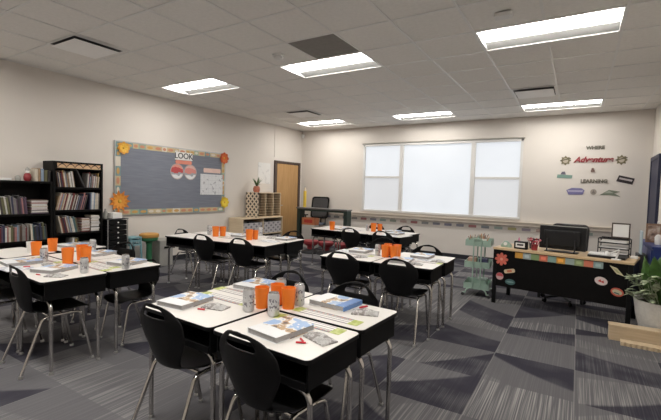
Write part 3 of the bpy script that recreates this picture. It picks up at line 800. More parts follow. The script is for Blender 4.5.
i = run(2.790, 3.02, RS[4], (.19,.235), (.008,.017), math.radians(-8), WL, 'top shelf', TALL)
o = shelf_book(.018, .27, .18, 'charcoal')
i = run(3.168, 3.350, RS[4], (.15,.225), (.009,.017), math.radians(5), WL, 'top shelf', TALL, i+1)
for v in o.data.vertices: pass
o.location = (FX-.02, 3.138, RS[4]+.0005+.018*math.sin(math.radians(24))*0); o.rotation_euler.x = math.radians(24)
tag(o, 'dark book leaning steeply across the gap on top shelf of %s' % TALL, 'book')
i = run(2.752, 3.15, RS[3], (.20,.25), (.009,.018), math.radians(14), WR, 'second shelf', TALL)
i = run(3.212, 3.360, RS[3], (.22,.265), (.009,.018), math.radians(2), [4,4,4,1,2,2,1,0,1,3,0,6,1,0], 'second shelf', TALL, i)
i = run(2.835, 3.09, RS[2], (.19,.25), (.008,.018), math.radians(-12), WR, 'third shelf', TALL)
def stack(y0, w, z, n, cols, where, hr=(.010,.020), dep=(.17,.21)):
    zz = z+.0005
    for k in range(n):
        h = rb.uniform(*hr); ww = w-rb.uniform(0, .02); col = cols[k % len(cols)]
        m = MB(); d_ = rb.uniform(*dep); m.mm((-d_, 0, 0), (0, ww, h)); m.m(1).mm((-.0006, .004, h*.18), (.0006, ww-.004, h*.82))
        o = m.build('book', [bkmats[col], M['paper'] if k % 3 else bkmats[col]]); o.location = (FX-.014-rb.uniform(0,.01), y0, zz); zz += h+.0006
        tag(o, 'flat-lying %s book, %s up in %s' % (col, ORD[k], where), 'book', 'flat stack, '+where)
stack(3.10, .125, RS[2], 14, ['dark red', 'cream', 'tan', 'rose', 'white'], 'left stack, third shelf, '+TALL)
stack(3.235, .132, RS[2], 14, ['white', 'cream', 'white', 'grey'], 'right stack, third shelf, '+TALL)
stack(2.77, .19, RS[1], 8, ['white', 'grey', 'cream'], 'left stack, fourth shelf, '+TALL, (.014,.026))
i = run(2.98, 3.06, RS[1], (.20,.25), (.012,.022), 0, [0,1,0,0,0,0,0,0,6,0,0,0,0,2], 'fourth shelf', TALL)
stack(3.09, .24, RS[1], 8, ['grey', 'white', 'tan'], 'right stack, fourth shelf, '+TALL, (.014,.026))
i = run(2.07, 2.24, LS[3], (.19,.235), (.016,.034), math.radians(-8), [6,1,1,0,0,0,4,0,3,1,0,0,1,1], 'upper shelf', LOW)
i = run(2.245, 2.44, LS[3], (.19,.245), (.010,.024), math.radians(-5), [0,0,4,0,2,0,0,1,0,3,8,0,1,0], 'upper shelf', LOW, i)
stack(2.465, .205, LS[3], 13, ['plum', 'cream', 'brown', 'grey', 'rose'], 'stack on upper shelf, '+LOW, (.010,.017))
i = run(2.07, 2.44, LS[2], (.17,.225), (.011,.026), math.radians(0), [1,1,3,4,1,0,2,4,1,3,3,1,3,1], 'middle shelf', LOW)
i = run(2.464, 2.672, LS[2], (.17,.24), (.012,.026), math.radians(-4), [1,3,3,0,4,4,1,0,1,4,1,3,2,1], 'middle shelf', LOW, i)
i = run(2.07, 2.660, LS[1], (.19,.24), (.014,.03), math.radians(4), [1,1,3,2,1,1,2,2,1,4,2,1,3,1], 'lower shelf', LOW)
# on top of the shorter bookcase
zt = 1.4205
r = empty('figurine', 'small round red figure with pale head on top of the shorter bookcase', 'figurine', (-6.26, 2.455, zt))
MB().lathe([(.030,0),(.044,.02),(.046,.055),(.036,.09),(.018,.105),(0,.106)], n=18).build('body', M['red'], r, smooth=True)
MB().lathe([(0,.1),(.022,.106),(.028,.128),(.020,.150),(0,.158)], n=16).build('head', M['paper'], r, smooth=True)
MB().lathe([(.029,.135),(.024,.16),(.008,.178),(0,.18)], n=16).build('hat', M['greyplas'], r, smooth=True)
for k, (y, t, h, col) in enumerate([(2.518,.030,.165,'cream'), (2.552,.026,.175,'tan'), (2.585,.032,.170,'pale blue'), (2.625,.036,.155,'olive'), (2.668,.030,.15,'charcoal')]):
    o = shelf_book(t, h, .20, col); o.location = (-6.19, y, zt)
    tag(o, '%s binder on the shorter bookcase, %s right of the red figure' % (col, ORD[k]), 'binder', 'binders on the shorter bookcase')
tag(MB().lathe([(0,0),(.028,0),(.030,.05),(.018,.066),(0,.067)]).build('glass_jar', M['greyplas'], smooth=True, loc=(-6.24, 2.34, zt)), 'small grey jar left of the red figure on the shorter bookcase', 'jar')
tag(MB().prism(rounded(.16,.14,.03), 0, .03).build('white_tray', M['white'], bevel=.006, loc=(-6.26, 2.19, zt)), 'flat white tray at the left on top of the shorter bookcase', 'tray')

# ------------------------------------------------------------------ along the bulletin board wall
r = empty('drawer_cart', 'black ten-drawer cart with silver posts right of the taller bookcase', 'drawer cart', (-6.26, 3.595, 0))
for sx in (-1, 1):
    for sy in (-1, 1):
        MB().tube([(sx*.17, sy*.158, .05), (sx*.17, sy*.158, .865)], .009, 8).build('post', M['steel'], r, smooth=True)
        MB().lathe([(0,0),(.02,.004),(.02,.04),(.006,.05)], (sx*.17, sy*.158, 0), 10).build('caster', M['darkgrey'], r, smooth=True)
for k in range(10):
    z = .065+k*.0795
    dd = MB().mm((-.16,-.145,z), (.17,.145,z+.070)).build('drawer', M['black'], r, bevel=.004)
    MB().lathe([(0,0),(.011,.002),(.011,.012),(0,.016)], n=10).m(0).build('knob', M['white'], dd, smooth=True, loc=(.170, 0, z+.036)).rotation_euler = (0, PI/2, 0)
MB().mm((-.18,-.168,.865), (.18,.168,.875)).build('top_panel', M['darkgrey'], r, bevel=.002)
tag(MB().prism(rounded(.20,.15,.01), 0, .085).build('white_box', M['paper'], bevel=.003, loc=(-6.24, 3.62, .8755)), 'white box on top of the black drawer cart', 'box')
tag(MB().lathe([(0,0),(.028,0),(.03,.09),(.012,.12),(.012,.15),(0,.15)]).build('bottle', M['greyplas'], smooth=True, loc=(-6.22, 3.47, .8755)), 'pale bottle standing on the drawer cart beside the bookcase', 'bottle')
r = empty('stool', 'teal plastic stool with lattice sides between drawer cart and green stool', 'stool', (-6.20, 3.90, 0))
MB().prism(rounded(.24,.22,.03), .535, .56).build('seat', M['teal'], r, bevel=.005)
for sx in (-1, 1):
    for sy in (-1, 1):
        MB().tube([(sx*.095, sy*.085, .535), (sx*.115, sy*.105, 0)], [.018,.014], 8).build('leg', M['teal'], r, smooth=True)
for sy in (-1, 1):
    f = MB(); f.box((0, sy*.092, .50), (.18,.01,.03)); f.box((0, sy*.096, .43), (.18,.01,.02))
    for k in (-.05, 0, .05): f.box((k, sy*.094, .465), (.014,.009,.06))
    f.build('side_lattice', M['teal'], r)
for sx in (-1, 1):
    f = MB(); f.box((sx*.102, 0, .50), (.01,.165,.03)); f.box((sx*.106, 0, .43), (.01,.165,.02))
    for k in (-.05, 0, .05): f.box((sx*.104, k, .465), (.009,.014,.06))
    f.build('side_lattice', M['teal'], r)
r = empty('wobble_stool', 'green wobble stool with round orange-tan seat and black base by the wall', 'stool', (-6.16, 4.18, 0))
MB().lathe([(0,0),(.15,.0),(.165,.02),(.165,.035),(.12,.07),(.06,.085),(0,.085)], n=24).build('base', M['darkgrey'], r, smooth=True)
MB().lathe([(.055,.085),(.048,.16),(.045,.40),(.06,.455),(.13,.475),(.145,.49),(.145,.53),(0,.53)], n=24).build('column', M['green'], r, smooth=True)
MB().lathe([(0,.5305),(.150,.5305),(.160,.55),(.155,.585),(.13,.598),(0,.60)], n=28).build('seat', mat('orange_tan_cushion', (.52,.27,.07), .6), r, smooth=True)
r = empty('storage_box', 'grey storage box with black handle between green stool and desks', 'box', (-6.28, 4.50, 0))
MB().prism(rounded(.30,.27,.015), 0, .40).build('body', M['greyplas'], r, bevel=.004)
MB().prism(rounded(.31,.28,.018), .4005, .455).build('lid', M['greyplas'], r, bevel=.006)
MB().mm((.1505,-.05,.31), (.162,.05,.345)).build('handle', M['black'], r, bevel=.004)

# bulletin board
BX = XL+.004
r = empty('bulletin_board', 'long grey-blue bulletin board with colourful paper border on the wall', 'bulletin board', (BX, 0, 0))
B0, B1, BZ0, BZ1 = 3.77, 6.15, .905, 2.11
def boardmat():
    m = bpy.data.materials.new('grey_blue_felt'); m.use_nodes = True; q = N(m); b = q.n['Principled BSDF']
    s = q.sep(q.obj()); f = q.noise(q.comb(s[0], q.m('MULTIPLY', s[1], 3.0), q.m('MULTIPLY', s[2], 40.0)), 1.0, 3)[0]
    q.l.new(q.ramp(f, [(.3, (.175,.19,.235)), (.7, (.215,.23,.275))]), b.inputs['Base Color']); b.inputs['Roughness'].default_value = .9
    return m
MB().mm((-.002, B0, BZ0), (.012, B1, BZ1)).build('felt_panel', boardmat(), r)
BC = [cmat(srgb(*c), .6) for c in ((196,178,140), (150,172,150), (200,138,108), (200,158,92), (214,206,190), (120,150,150))]
def border(name, horiz, fixed, a, b_):
    m = MB(); k = 0; p = a; rr = random.Random(len(name)*7+int(fixed*10)); w = .085
    while p < b_-.005:
        L = min(rr.choice([.16,.10,.14]), b_-p); m.m(rr.choice([0,1,0,1,0,4,5]))
        lo, hi = (p, p+L)
        if horiz: m.mm((.0125, lo, fixed), (.0145, hi, fixed+w)); m.m(rr.choice([2,3,2,3,4])); m.prism([(y+(lo+hi)/2, z+fixed+w/2) for y, z in ellipse(L*.36, w*.30, 10)], .0145, .0155, 0)
        else: m.mm((.0125, fixed, lo), (.0145, fixed+w, hi)); m.m(rr.choice([2,3,2,3,4])); m.prism([(y+fixed+w/2, z+(lo+hi)/2) for y, z in ellipse(w*.30, L*.36, 10)], .0145, .0155, 0)
        p += L
    m.build(name, BC, r)
border('border_strip', True, BZ1-.085, B0, B1); border('border_strip', True, BZ0, B0, B1)
border('border_strip', False, B0, BZ0+.085, BZ1-.085); border('border_strip', False, B1-.085, BZ0+.085, BZ1-.085)
f = MB(); f.mm((-.002,B0-.02,BZ0-.02),(.016,B1+.02,BZ0-.0005)).mm((-.002,B0-.02,BZ1+.0005),(.016,B1+.02,BZ1+.02)).mm((-.002,B0-.02,BZ0),(.016,B0-.0005,BZ1)).mm((-.002,B1+.0005,BZ0),(.016,B1+.02,BZ1))
f.build('frame', M['steel'], r)
def flower(y, z, rad, col, col2, petals, label, x=BX+.0165, pointed=False):
    o = empty('paper_flower', label, 'paper flower', (x, y, z), group='paper flowers on the bulletin board')
    for lay, (rr, c, off, dx) in enumerate(((rad, col, 0, .001), (rad*.72, col2, PI/petals, .006))):
        m = MB()
        for k in range(petals):
            a = 2*PI*k/petals+off; ca, sa = math.cos(a), math.sin(a); w = rr*math.tan(PI/petals)*.78
            prof = [(.15,.25),(.45,.7),(.75,1.0),(.93,.6),(1.0,.0)] if not pointed else [(.15,.5),(.4,1.0),(.7,.55),(1.0,.0)]
            loop = [(u*rr, v*w) for u, v in prof] + [(u*rr, -v*w) for u, v in prof[-2::-1]]
            vs = [(dx + .018*(u/rr)**2, u*ca-v*sa, u*sa+v*ca) for u, v in loop]
            m.add(vs, [tuple(range(len(vs)))])
        m.build('petals', cmat(c, .6), o, solid=.0012)
    MB().lathe([(rad*.16,0),(rad*.15,.012),(rad*.08,.018),(0,.019)], n=12).build('flower_centre', cmat(srgb(214,170,60), .6), o, smooth=True, loc=(.0075,0,0)).rotation_euler = (0, PI/2, 0)
flower(3.90, 2.015, .105, srgb(222,160,60), srgb(232,186,70), 8, 'yellow-orange paper flower at upper left corner of the bulletin board')
flower(3.835, 1.13, .19, srgb(214,128,44), srgb(232,158,60), 11, 'big orange spiky paper flower at lower left corner of the board', pointed=True)
flower(6.12, 2.03, .125, srgb(196,84,34), srgb(212,104,40), 8, 'dark orange paper flower at upper right corner of the bulletin board')
flower(6.15, 1.09, .12, srgb(222,190,40), srgb(236,210,70), 8, 'yellow paper flower at lower right corner of the bulletin board')
PX = BX+.0125
r = empty('header_card', 'white header card reading LOOK with coral banner on the board', 'sign', (BX+.0165, 5.10, 0))
MB().mm((0,-.20,1.905), (.003,.20,2.055)).build('card', M['paper'], r)
text_mesh('lettering', 'LOOK', .15, cmat(srgb(58,62,66), .6), r, (.0045, 0, 1.98), (PI/2, 0, PI/2), bold=.002)
MB().prism([(-.17,1.83),(.17,1.83),(.19,1.865),(.17,1.90),(-.17,1.90),(-.19,1.865)], .0, .004, 0).build('banner', cmat(srgb(222,140,120), .6), r)
def photodisc(name, a, b_):
    m = bpy.data.materials.new(name); m.use_nodes = True; q = N(m); b = q.n['Principled BSDF']
    s = q.sep(q.obj()); n1 = q.noise(q.obj(), 9, 2)[0]; h = q.m('ADD', s[2], q.m('MULTIPLY', q.m('SUBTRACT', n1, .5), .12))
    q.l.new(q.ramp(q.m('MULTIPLY_ADD', h, 3.4, .5), [(.0, (.75,.75,.76)), (.28, (.35,.37,.40)), (.42, a), (.75, b_)], 'CONSTANT'), b.inputs['Base Color']); b.inputs['Roughness'].default_value = .5
    return m
for k, (y, lab) in enumerate(((4.955, 'round photo card with red picture, left of its pair under LOOK'), (5.26, 'round photo card with pale coral picture, right of its pair under LOOK'))):
    r = empty('round_card', lab, 'card', (PX, y, 1.685), group='round photo cards')
    m = photodisc('red_photo_print' if k == 0 else 'coral_photo_print', ((.50,.07,.07), (.66,.25,.22))[k], ((.72,.30,.24), (.72,.45,.40))[k])
    MB().prism(ellipse(.135, .135, 26), 0, .003, 0).build('photo', m, r)
    ring = MB(); e0, e1 = ellipse(.135,.135,26), ellipse(.15,.15,26)
    ring.add([(.0005,*p) for p in e0]+[(.0005,*p) for p in e1]+[(.0038,*p) for p in e0]+[(.0038,*p) for p in e1],
             [(i_, (i_+1) % 26, 26+(i_+1) % 26, 26+i_) for i_ in range(26)]+[(52+i_, 52+(i_+1) % 26, 78+(i_+1) % 26, 78+i_) for i_ in range(26)]+[(26+i_, 26+(i_+1) % 26, 78+(i_+1) % 26, 78+i_) for i_ in range(26)])
    ring.build('card_rim', cmat(srgb(180,168,166), .6), r)
tag(MB().prism([(-.22,-.045),(.22,-.045),(.23,0),(.22,.045),(-.22,.045),(-.23,0)], 0, .003, 0).build('banner_card', cmat(srgb(226,196,186), .6), loc=(PX, 5.81, 1.745)), 'pale pink banner card above the white calendar sheet', 'card')
def calmat():
    m = bpy.data.materials.new('calendar_print'); m.use_nodes = True; q = N(m); b = q.n['Principled BSDF']
    s = q.sep(q.obj()); gy = q.m('FRACT', q.m('MULTIPLY', s[1], 11.0)); gz = q.m('FRACT', q.m('MULTIPLY', s[2], 12.0))
    ln = q.m('MAXIMUM', q.m('LESS_THAN', gy, .06), q.m('LESS_THAN', gz, .07))
    c = q.mix(q.m('MULTIPLY', ln, .5), (.70,.71,.73,1), (.45,.46,.5,1))
    dd = q.m('MULTIPLY', q.m('GREATER_THAN', q.noise(q.obj(), 16, 2)[0], .62), .7)
    c = q.mix(dd, c, (.30,.30,.34,1))
    q.l.new(c, b.inputs['Base Color']); b.inputs['Roughness'].default_value = .5
    return m
tag(MB().mm((0,-.295,-.21), (.003,.295,.21)).build('calendar_sheet', calmat(), loc=(BX+.0165, 5.80, 1.46)), 'white calendar sheet with grid at the right of the bulletin board', 'calendar')
def postermat():
    m = bpy.data.materials.new('faint_poster_print'); m.use_nodes = True; q = N(m); b = q.n['Principled BSDF']
    f = q.noise(q.obj(), 10, 3)[0]
    q.l.new(q.mix(q.m('MULTIPLY', q.m('GREATER_THAN', f, .6), .35), (.76,.75,.73,1), (.5,.5,.5,1)), b.inputs['Base Color']); b.inputs['Roughness'].default_value = .6
    return m
tag(MB().mm((0,-.22,-.25), (.006,.22,.25)).build('wall_poster', postermat(), loc=(XL+.001, 7.44, 1.78)), 'white paper poster on the wall between potted plant and wooden door', 'poster')

# low shelf, sorter and plant
r = empty('low_shelf', 'low pale wooden shelf with patterned bins beside the wooden door', 'shelf', (XL, 6.95, 0))
y0, y1, x0, x1 = -.67, .68, .03, .45
for a in (y0, y1-.022): MB().mm((x0, a, 0), (x1, a+.022, .735)).build('side_panel', M['birch'], r, bevel=.002)
MB().mm((x0, y0, .7355), (x1+.01, y1, .76)).build('top_board', M['birch'], r, bevel=.003)
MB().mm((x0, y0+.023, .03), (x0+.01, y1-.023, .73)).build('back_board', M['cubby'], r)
for z in (.05, .375): MB().mm((x0+.011, y0+.0225, z), (x1-.01, y1-.0225, z+.02)).build('shelf_board', M['birch'], r)
MB().mm((x0+.011, -.01, .0705), (x1-.012, .01, .3745)).mm((x0+.011, -.01, .3955), (x1-.012, .01, .73)).build('divider', M['birch'], r)
for k, (yy, zz, lab) in enumerate(((-.33,.396,'patterned grey fabric bin at upper left of the low shelf'), (.335,.396,'patterned grey fabric bin at upper right of the low shelf'), (-.33,.071,'patterned grey fabric bin at lower left of the low shelf'), (.335,.071,'patterned grey fabric bin at lower right of the low shelf'))):
    b_ = MB(); w = .30; h = .255
    b_.mm((.06,-w,.0), (.43,w,.008)).mm((.06,-w,.0085), (.07,w,h)).mm((.42,-w,.0085), (.43,w,h)).mm((.0705,-w,.0085), (.4195,-w+.008,h)).mm((.0705,w-.008,.0085), (.4195,w,h))
    o = b_.build('fabric_bin', M['lattice2'], loc=(XL, 6.95+yy, zz)); tag(o, lab, 'bin', 'fabric bins in the low shelf')
r = empty('mail_sorter', 'wooden mail sorter with many narrow slots and lattice side on the low shelf', 'mail sorter', (XL, 7.18, .7605))
y0, y1, x0, x1, H = -.40, .40, .05, .42, .56
MB().mm((x0, y0, 0), (x1, y0+.018, H)).build('side_panel', M['lattice'], r)
MB().mm((x0, y1-.018, 0), (x1, y1, H)).build('side_panel', M['birch'], r)
MB().mm((x0, y0+.0185, H-.016), (x1, y1-.0185, H)).build('top_board', M['birch'], r); MB().mm((x0, y0+.0185, 0), (x1, y1-.0185, .016)).build('bottom_board', M['birch'], r)
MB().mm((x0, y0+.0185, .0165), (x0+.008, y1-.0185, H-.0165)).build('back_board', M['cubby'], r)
for yy in (-.135, .13): MB().mm((x0+.0085, yy-.006, .0165), (x1-.004, yy+.006, H-.0165)).build('divider', M['birch'], r)
for k in range(1, 9):
    for a, b_ in ((y0+.0185, -.1415), (-.1285, .1235), (.1365, y1-.0185)):
        MB().mm((x0+.0085, a, k*.06), (x1-.01, b_, k*.06+.005)).build('slot_shelf', M['birch'], r)
r = empty('potted_plant', 'small spiky plant in coral pot on top of the mail sorter', 'plant', (-6.25, 6.93, 1.321))
MB().lathe([(0,0),(.055,0),(.075,.03),(.078,.09),(.06,.14),(.055,.14),(.05,.125),(0,.125)], n=18).build('pot', mat('coral_pot', (.46,.16,.10), .6, var=.25, scale=30), r, smooth=True)
m = MB(); rr = random.Random(3)
for k in range(18):
    a = rr.uniform(0, 6.28); e = rr.uniform(.25, 1.25); L = rr.uniform(.18, .26); d_ = Vector((math.cos(a)*math.cos(e), math.sin(a)*math.cos(e), math.sin(e))); sd = d_.cross(Vector((0,0,1))).normalized()
    p = Vector((0,0,.126)); pts = [p, p+d_*L*.5+Vector((0,0,.015)), p+d_*L]
    m.add([pts[0]-sd*.008, pts[0]+sd*.008, pts[1]+sd*.014, pts[1]-sd*.014, pts[2]], [(0,1,2,3), (3,2,4)])
m.build('foliage', M['leaf'], r, solid=.001)

# ------------------------------------------------------------------ far corner: standing table, chair, bins
r = empty('standing_table', 'tall narrow table with dark green panel legs in the far corner', 'table', (-5.19, 8.17, 0))
MB().mm((-.72,-.17,.945), (.72,.08,.98)).build('tabletop', mat('dark_grey_laminate', (.17,.165,.16), .4), r, bevel=.003)
for sx in (-1, 1): MB().mm((sx*.66-.045,-.15,0), (sx*.66+.045,.06,.9445)).build('leg', M['darkgreen'], r, bevel=.004)
MB().mm((-.614,-.145,.90), (.614,-.125,.9445)).build('apron', M['darkgreen'], r)
def office_chair(name, label, loc, rz, backm, seatm, zs, bw, bh, arms=True, meshy=True):
    r = empty(name, label, 'chair', loc, rz)
    for k in range(5):
        a = 2*PI*k/5+.3; l = MB().tube([(0,0,.09),(.26*math.cos(a),.26*math.sin(a),.065)], [.022,.014], 8).build('base_arm', M['darkgrey'], r, smooth=True)
        MB().tube([(.26*math.cos(a)-.012*math.sin(a),.26*math.sin(a)+.012*math.cos(a),.028),(.26*math.cos(a)+.012*math.sin(a),.26*math.sin(a)-.012*math.cos(a),.028)], .028, 12).build('caster', M['black'], l, smooth=True)
    MB().tube([(0,0,.08),(0,0,zs-.06)], .025, 12).build('gas_column', M['darkmetal'], r, smooth=True)
    MB().prism(rounded(.48,.46,.09), zs-.06, zs).build('seat', seatm, r, bevel=.02, seg=3)
    # back: a rounded panel standing behind the seat, facing -y
    zb = zs+.10; po = rounded(bw, bh, .07, 5); n = len(po); yb = .25
    def cur(p): return yb+.05-.5*p[0]**2*1.2+.10*(p[1]/bh)
    if meshy:
        pi = [(x*.86, z*.88) for x, z in po]; f = MB()
        f.add([(x, cur((x,z))-.012, zb+bh/2+z) for x, z in po]+[(x, cur((x,z))-.012, zb+bh/2+z) for x, z in pi]+[(x, cur((x,z))+.012, zb+bh/2+z) for x, z in po]+[(x, cur((x,z))+.012, zb+bh/2+z) for x, z in pi],
              [(k,(k+1)%n,n+(k+1)%n,n+k) for k in range(n)]+[(2*n+k,2*n+(k+1)%n,3*n+(k+1)%n,3*n+k) for k in range(n)]+[(k,(k+1)%n,2*n+(k+1)%n,2*n+k) for k in range(n)]+[(n+k,n+(k+1)%n,3*n+(k+1)%n,3*n+k) for k in range(n)])
        f.build('back_frame', M['black'], r, smooth=True)
        g = MB(); g.add([(x, cur((x,z)), zb+bh/2+z) for x, z in pi], [tuple(range(n))]); g.build('backrest', backm, r, solid=.004)
    else:
        f = MB(); f.add([(x, cur((x,z))-.035, zb+bh/2+z) for x, z in po]+[(x, cur((x,z))+.035, zb+bh/2+z) for x, z in po], [tuple(range(n)), tuple(range(2*n-1,n-1,-1))]+[(k,(k+1)%n,n+(k+1)%n,n+k) for k in range(n)])
        f.build('backrest', backm, r, bevel=.015, seg=3)
    MB().tube([(0,.20,zs-.05),(0,.33,zs-.01),(0,yb+.11,zb+.18)], .02, 8).build('back_bracket', M['black'], r, smooth=True)
    if arms:
        for sx in (-1, 1):
            MB().tube([(sx*.22,.02,zs-.04),(sx*.285,.02,zs-.02),(sx*.285,.02,zs+.17)], .014, 8).build('arm_post', M['black'], r, smooth=True)
            MB().prism([(sx*.285+x, y) for x, y in rounded(.07,.24,.03)], zs+.171, zs+.198).build('armrest', M['black'], r, bevel=.008)
    return r
office_chair('office_chair', 'grey mesh-back office chair behind the tall table in the far corner', (-5.70, 8.53, 0), math.radians(6), M['mesh'], M['seatgrey'], .58, .50, .56)
r = empty('low_cabinet', 'pale grey cabinet under the tall corner table, carrying an orange bin', 'cabinet', (-5.56, 8.13, 0))
MB().mm((-.19,-.10,0), (.19,.085,.56)).build('body', mat('pale_grey_metal', (.55,.53,.50), .5), r, bevel=.004)
d_ = MB().mm((-.18,-.112,.02), (.18,-.1005,.54)).build('door', mat('pale_grey_door', (.57,.55,.52), .5), r, bevel=.003)
MB().mm((.12,-.128,.26), (.135,-.1125,.36)).build('handle', M['steel'], d_)
b_ = MB(); b_.mm((-.19,-.10,0), (.19,.085,.008)).mm((-.19,-.10,.0085), (.19,-.092,.17)).mm((-.19,.077,.0085), (.19,.085,.17)).mm((-.19,-.0915,.0085), (-.182,.0765,.17)).mm((.182,-.0915,.0085), (.19,.0765,.17))
r = b_.build('storage_bin', mat('faded_orange_bin', (.56,.20,.09), .6), loc=(-5.56, 8.13, .561)); tag(r, 'faded orange bin with printed front on the pale corner cabinet', 'bin')
MB().mm((-.12,-.1015,.05), (.12,-.1003,.13)).build('printed_label', cmat(srgb(190,60,50), .6), r)
r = empty('pencil_decoration', 'big yellow pencil decoration standing on the tall corner table', 'decoration', (-5.74, 8.12, .981))
hexa = lambda rad: [(rad*math.cos(PI/3*k), rad*math.sin(PI/3*k)) for k in range(6)]
MB().prism(hexa(.042), 0, .40).build('shaft', M['yellow'], r)
MB().lathe([(.042,.4005),(.012,.49)], n=6).build('wood_tip', M['birch'], r); MB().lathe([(.012,.4905),(0,.525)], n=6).build('pencil_point', M['darkgrey'], r)
def red_stool(x, y, label, first=[None]):
    if first[0] is None:
        r = empty('floor_stool', label, 'stool', group='low red stools')
        MB().lathe([(0,0),(.20,0),(.21,.02),(.19,.055),(.08,.09),(0,.09)], n=20).build('base', M['darkgrey'], r, smooth=True)
        MB().lathe([(.08,.0905),(.085,.15),(.15,.19),(.17,.23),(.17,.27),(.15,.285),(0,.287)], n=22).build('seat', M['red'], r, smooth=True)
        first[0] = r
    else: r = copy_tree(first[0])
    r.location = (x, y, 0); r['label'] = label
red_stool(-5.07, 7.45, 'low red stool left of the desks below the window, by the corner table')
red_stool(-4.70, 7.50, 'low red stool in the middle of its row under the corner table')
red_stool(-4.30, 7.50, 'low red stool at the right of its row behind the desks below the window')

# ------------------------------------------------------------------ far wall: bunting cards and lettering
BUN = [('grey-blue',(112,112,128)), ('red',(150,72,70)), ('grey',(128,128,126)), ('green',(128,140,122)), ('yellow',(176,166,96)), ('lilac',(140,124,140)), ('pink',(186,150,138)), ('navy',(88,88,112)), ('slate',(104,112,118)), ('mint',(140,160,150)), ('tan',(172,150,118))]
seq = [0,2,0,2,1,0,9,3,6,1,2,0,7,0,1,8,9,4,5,6,7,8,9,10,2]
# the red card sits just left of the middle bay's right half; colours repeat along the wall
for k in range(23):
    x = -5.58+k*.262
    n, c = BUN[seq[k]]
    r = empty('picture_card', '%s picture card hung under the window ledge, %s from the left' % (n, ORD[k]), 'card', (x, YB-.001, .80), group='picture cards under the window ledge')
    MB().mm((-.08,-.004,-.095), (.08,-.001,-.04)).build('card', cmat(srgb(*[v*.7+55 for v in c]), .6), r)
    MB().mm((-.05,-.0035,-.034), (.05,-.001,-.004)).build('card_tab', cmat(srgb(196,190,180), .6), r)
WY = YB-.001
def word(name, body, size, colr, loc, label, shear=0, bold=.002, depth=.012, backing=None):
    o = text_mesh(name, body, size, cmat(colr, .6), None, (loc[0], WY-depth/2-.001, loc[1]), (PI/2, 0, 0), shear, depth, bold)
    return tag(o, label, 'wall lettering')
word('wall_word', 'WHERE', .085, srgb(120,116,104), (.225, 2.345), 'small grey word topmost in the lettering on the far wall', bold=.004)
word('wall_word', 'Adventure', .14, srgb(150,62,66), (.20, 2.125), 'large red slanted word in the lettering on the far wall', shear=.35, bold=.006)
word('wall_word', '&', .10, srgb(130,104,96), (.205, 1.93), 'small ampersand below the red word on the far wall', bold=.004)
word('wall_word', 'LEARNING', .088, srgb(118,114,104), (.23, 1.725), 'grey capital word below the ampersand on the far wall', bold=.004)
def cutout(poly, z0, label, cols, name, extra=()):
    r = empty(name, label, 'wall cutout', (poly[0], WY, poly[1]), group='paper cutouts on the far wall')
    for k, (pts, c, pn_) in enumerate(z0): MB().prism(pts, -.004-.0022*(k+1), -.0005-.0022*k, 1).build(pn_, cmat(srgb(*c), .6), r)
compass = []
for k in range(16): a = 2*PI*k/16; R_ = .095 if k % 2 == 0 else .065; compass.append((R_*math.cos(a), R_*math.sin(a)))
for x, lab in ((-.245, 'olive compass-like star cutout left of the red word'), (.63, 'olive compass-like star cutout right of the red word')):
    cutout((x, 2.115), [(compass, (122,114,88), 'star'), (ellipse(.045,.045,14), (188,178,160), 'star_centre'), ([(-.085,-.012),(.085,.03),(.085,.05),(-.085,.008)], (96,88,70), 'star_band')], lab, None, 'star_cutout')
cutout((-.245, 1.835), [([(-.13,-.05),(.12,-.06),(.13,.0),(-.12,.015)], (120,150,140), 'hull'), ([(-.07,.015),(.02,.012),(.0,.07),(-.05,.065)], (110,104,120), 'cabin')], 'mint and grey boat-like cutout at left of the ampersand', None, 'boat_cutout')
cutout((.70, 1.76), [([(-.13,-.03),(.11,-.09),(.14,.02),(-.09,.08)], (52,44,48), 'body'), ([(-.09,.01),(.10,-.035),(.11,-.005),(-.08,.04)], (186,178,176), 'stripe')], 'black and white tilted cutout at the right of the lettering', None, 'van_cutout')
cutout((-.055, 1.52), [([(-.15,.03),(-.06,.075),(.10,.07),(.15,.03),(.12,-.05),(-.11,-.055)], (120,116,160), 'base'), ([(-.13,.03),(.13,.03),(.11,.0),(-.12,.0)], (176,172,200), 'band')], 'purple boat-like cutout at lower left of the lettering', None, 'canoe_cutout')
cutout((.235, 1.525), [(ellipse(.05,.055,14), (164,156,146), 'disc'), ([(-.03,-.03),(.03,-.03),(.0,.04)], (126,118,112), 'tent')], 'small round tan cutout below the grey capital word', None, 'round_cutout')
cutout((.49, 1.51), [([(-.16,-.04),(-.02,.06),(.15,.03),(.06,-.0),(.16,-.06),(.0,-.035)], (120,128,112), 'ridge'), ([(-.09,.0),(-.02,.05),(.06,.0)], (160,166,152), 'peak')], 'green mountain-like cutout at lower right of the lettering', None, 'mountain_cutout')

# ------------------------------------------------------------------ teacher desk and what is on it
DA = math.radians(-10.5); DO = Vector((-.91, 5.60, 0))
dex = Vector((math.cos(DA), math.sin(DA), 0)); dey = Vector((-math.sin(DA), math.cos(DA), 0))
def dp(a, b_, z=.7355): return DO + dex*a + dey*b_ + Vector((0,0,z))
r = empty('teacher_desk', 'large black-fronted teacher desk with light wood top and stickers', 'desk', DO, DA)
MB().mm((-.005,-.012,.707), (1.48,.61,.735)).build('desktop', M['deskwood'], r, bevel=.003)
MB().mm((.0455,.0015,.235), (1.4295,.03,.7065)).build('front_panel', M['blackwood'], r)
for a in (.0, 1.43): MB().mm((a,.03 if False else .031,.235), (a+.045,.57,.7065)).build('side_panel', M['blackwood'], r)
for a in (.0, 1.43):
    for b_ in (.0, .571): MB().mm((a,b_+.002,.0), (a+.045,b_+.030,.7065)).build('leg', M['black'], r)
for k in (.55, 1.0): MB().mm((k,.004,.18), (k+.03,.029,.2345)).build('panel_bracket', M['black'], r)
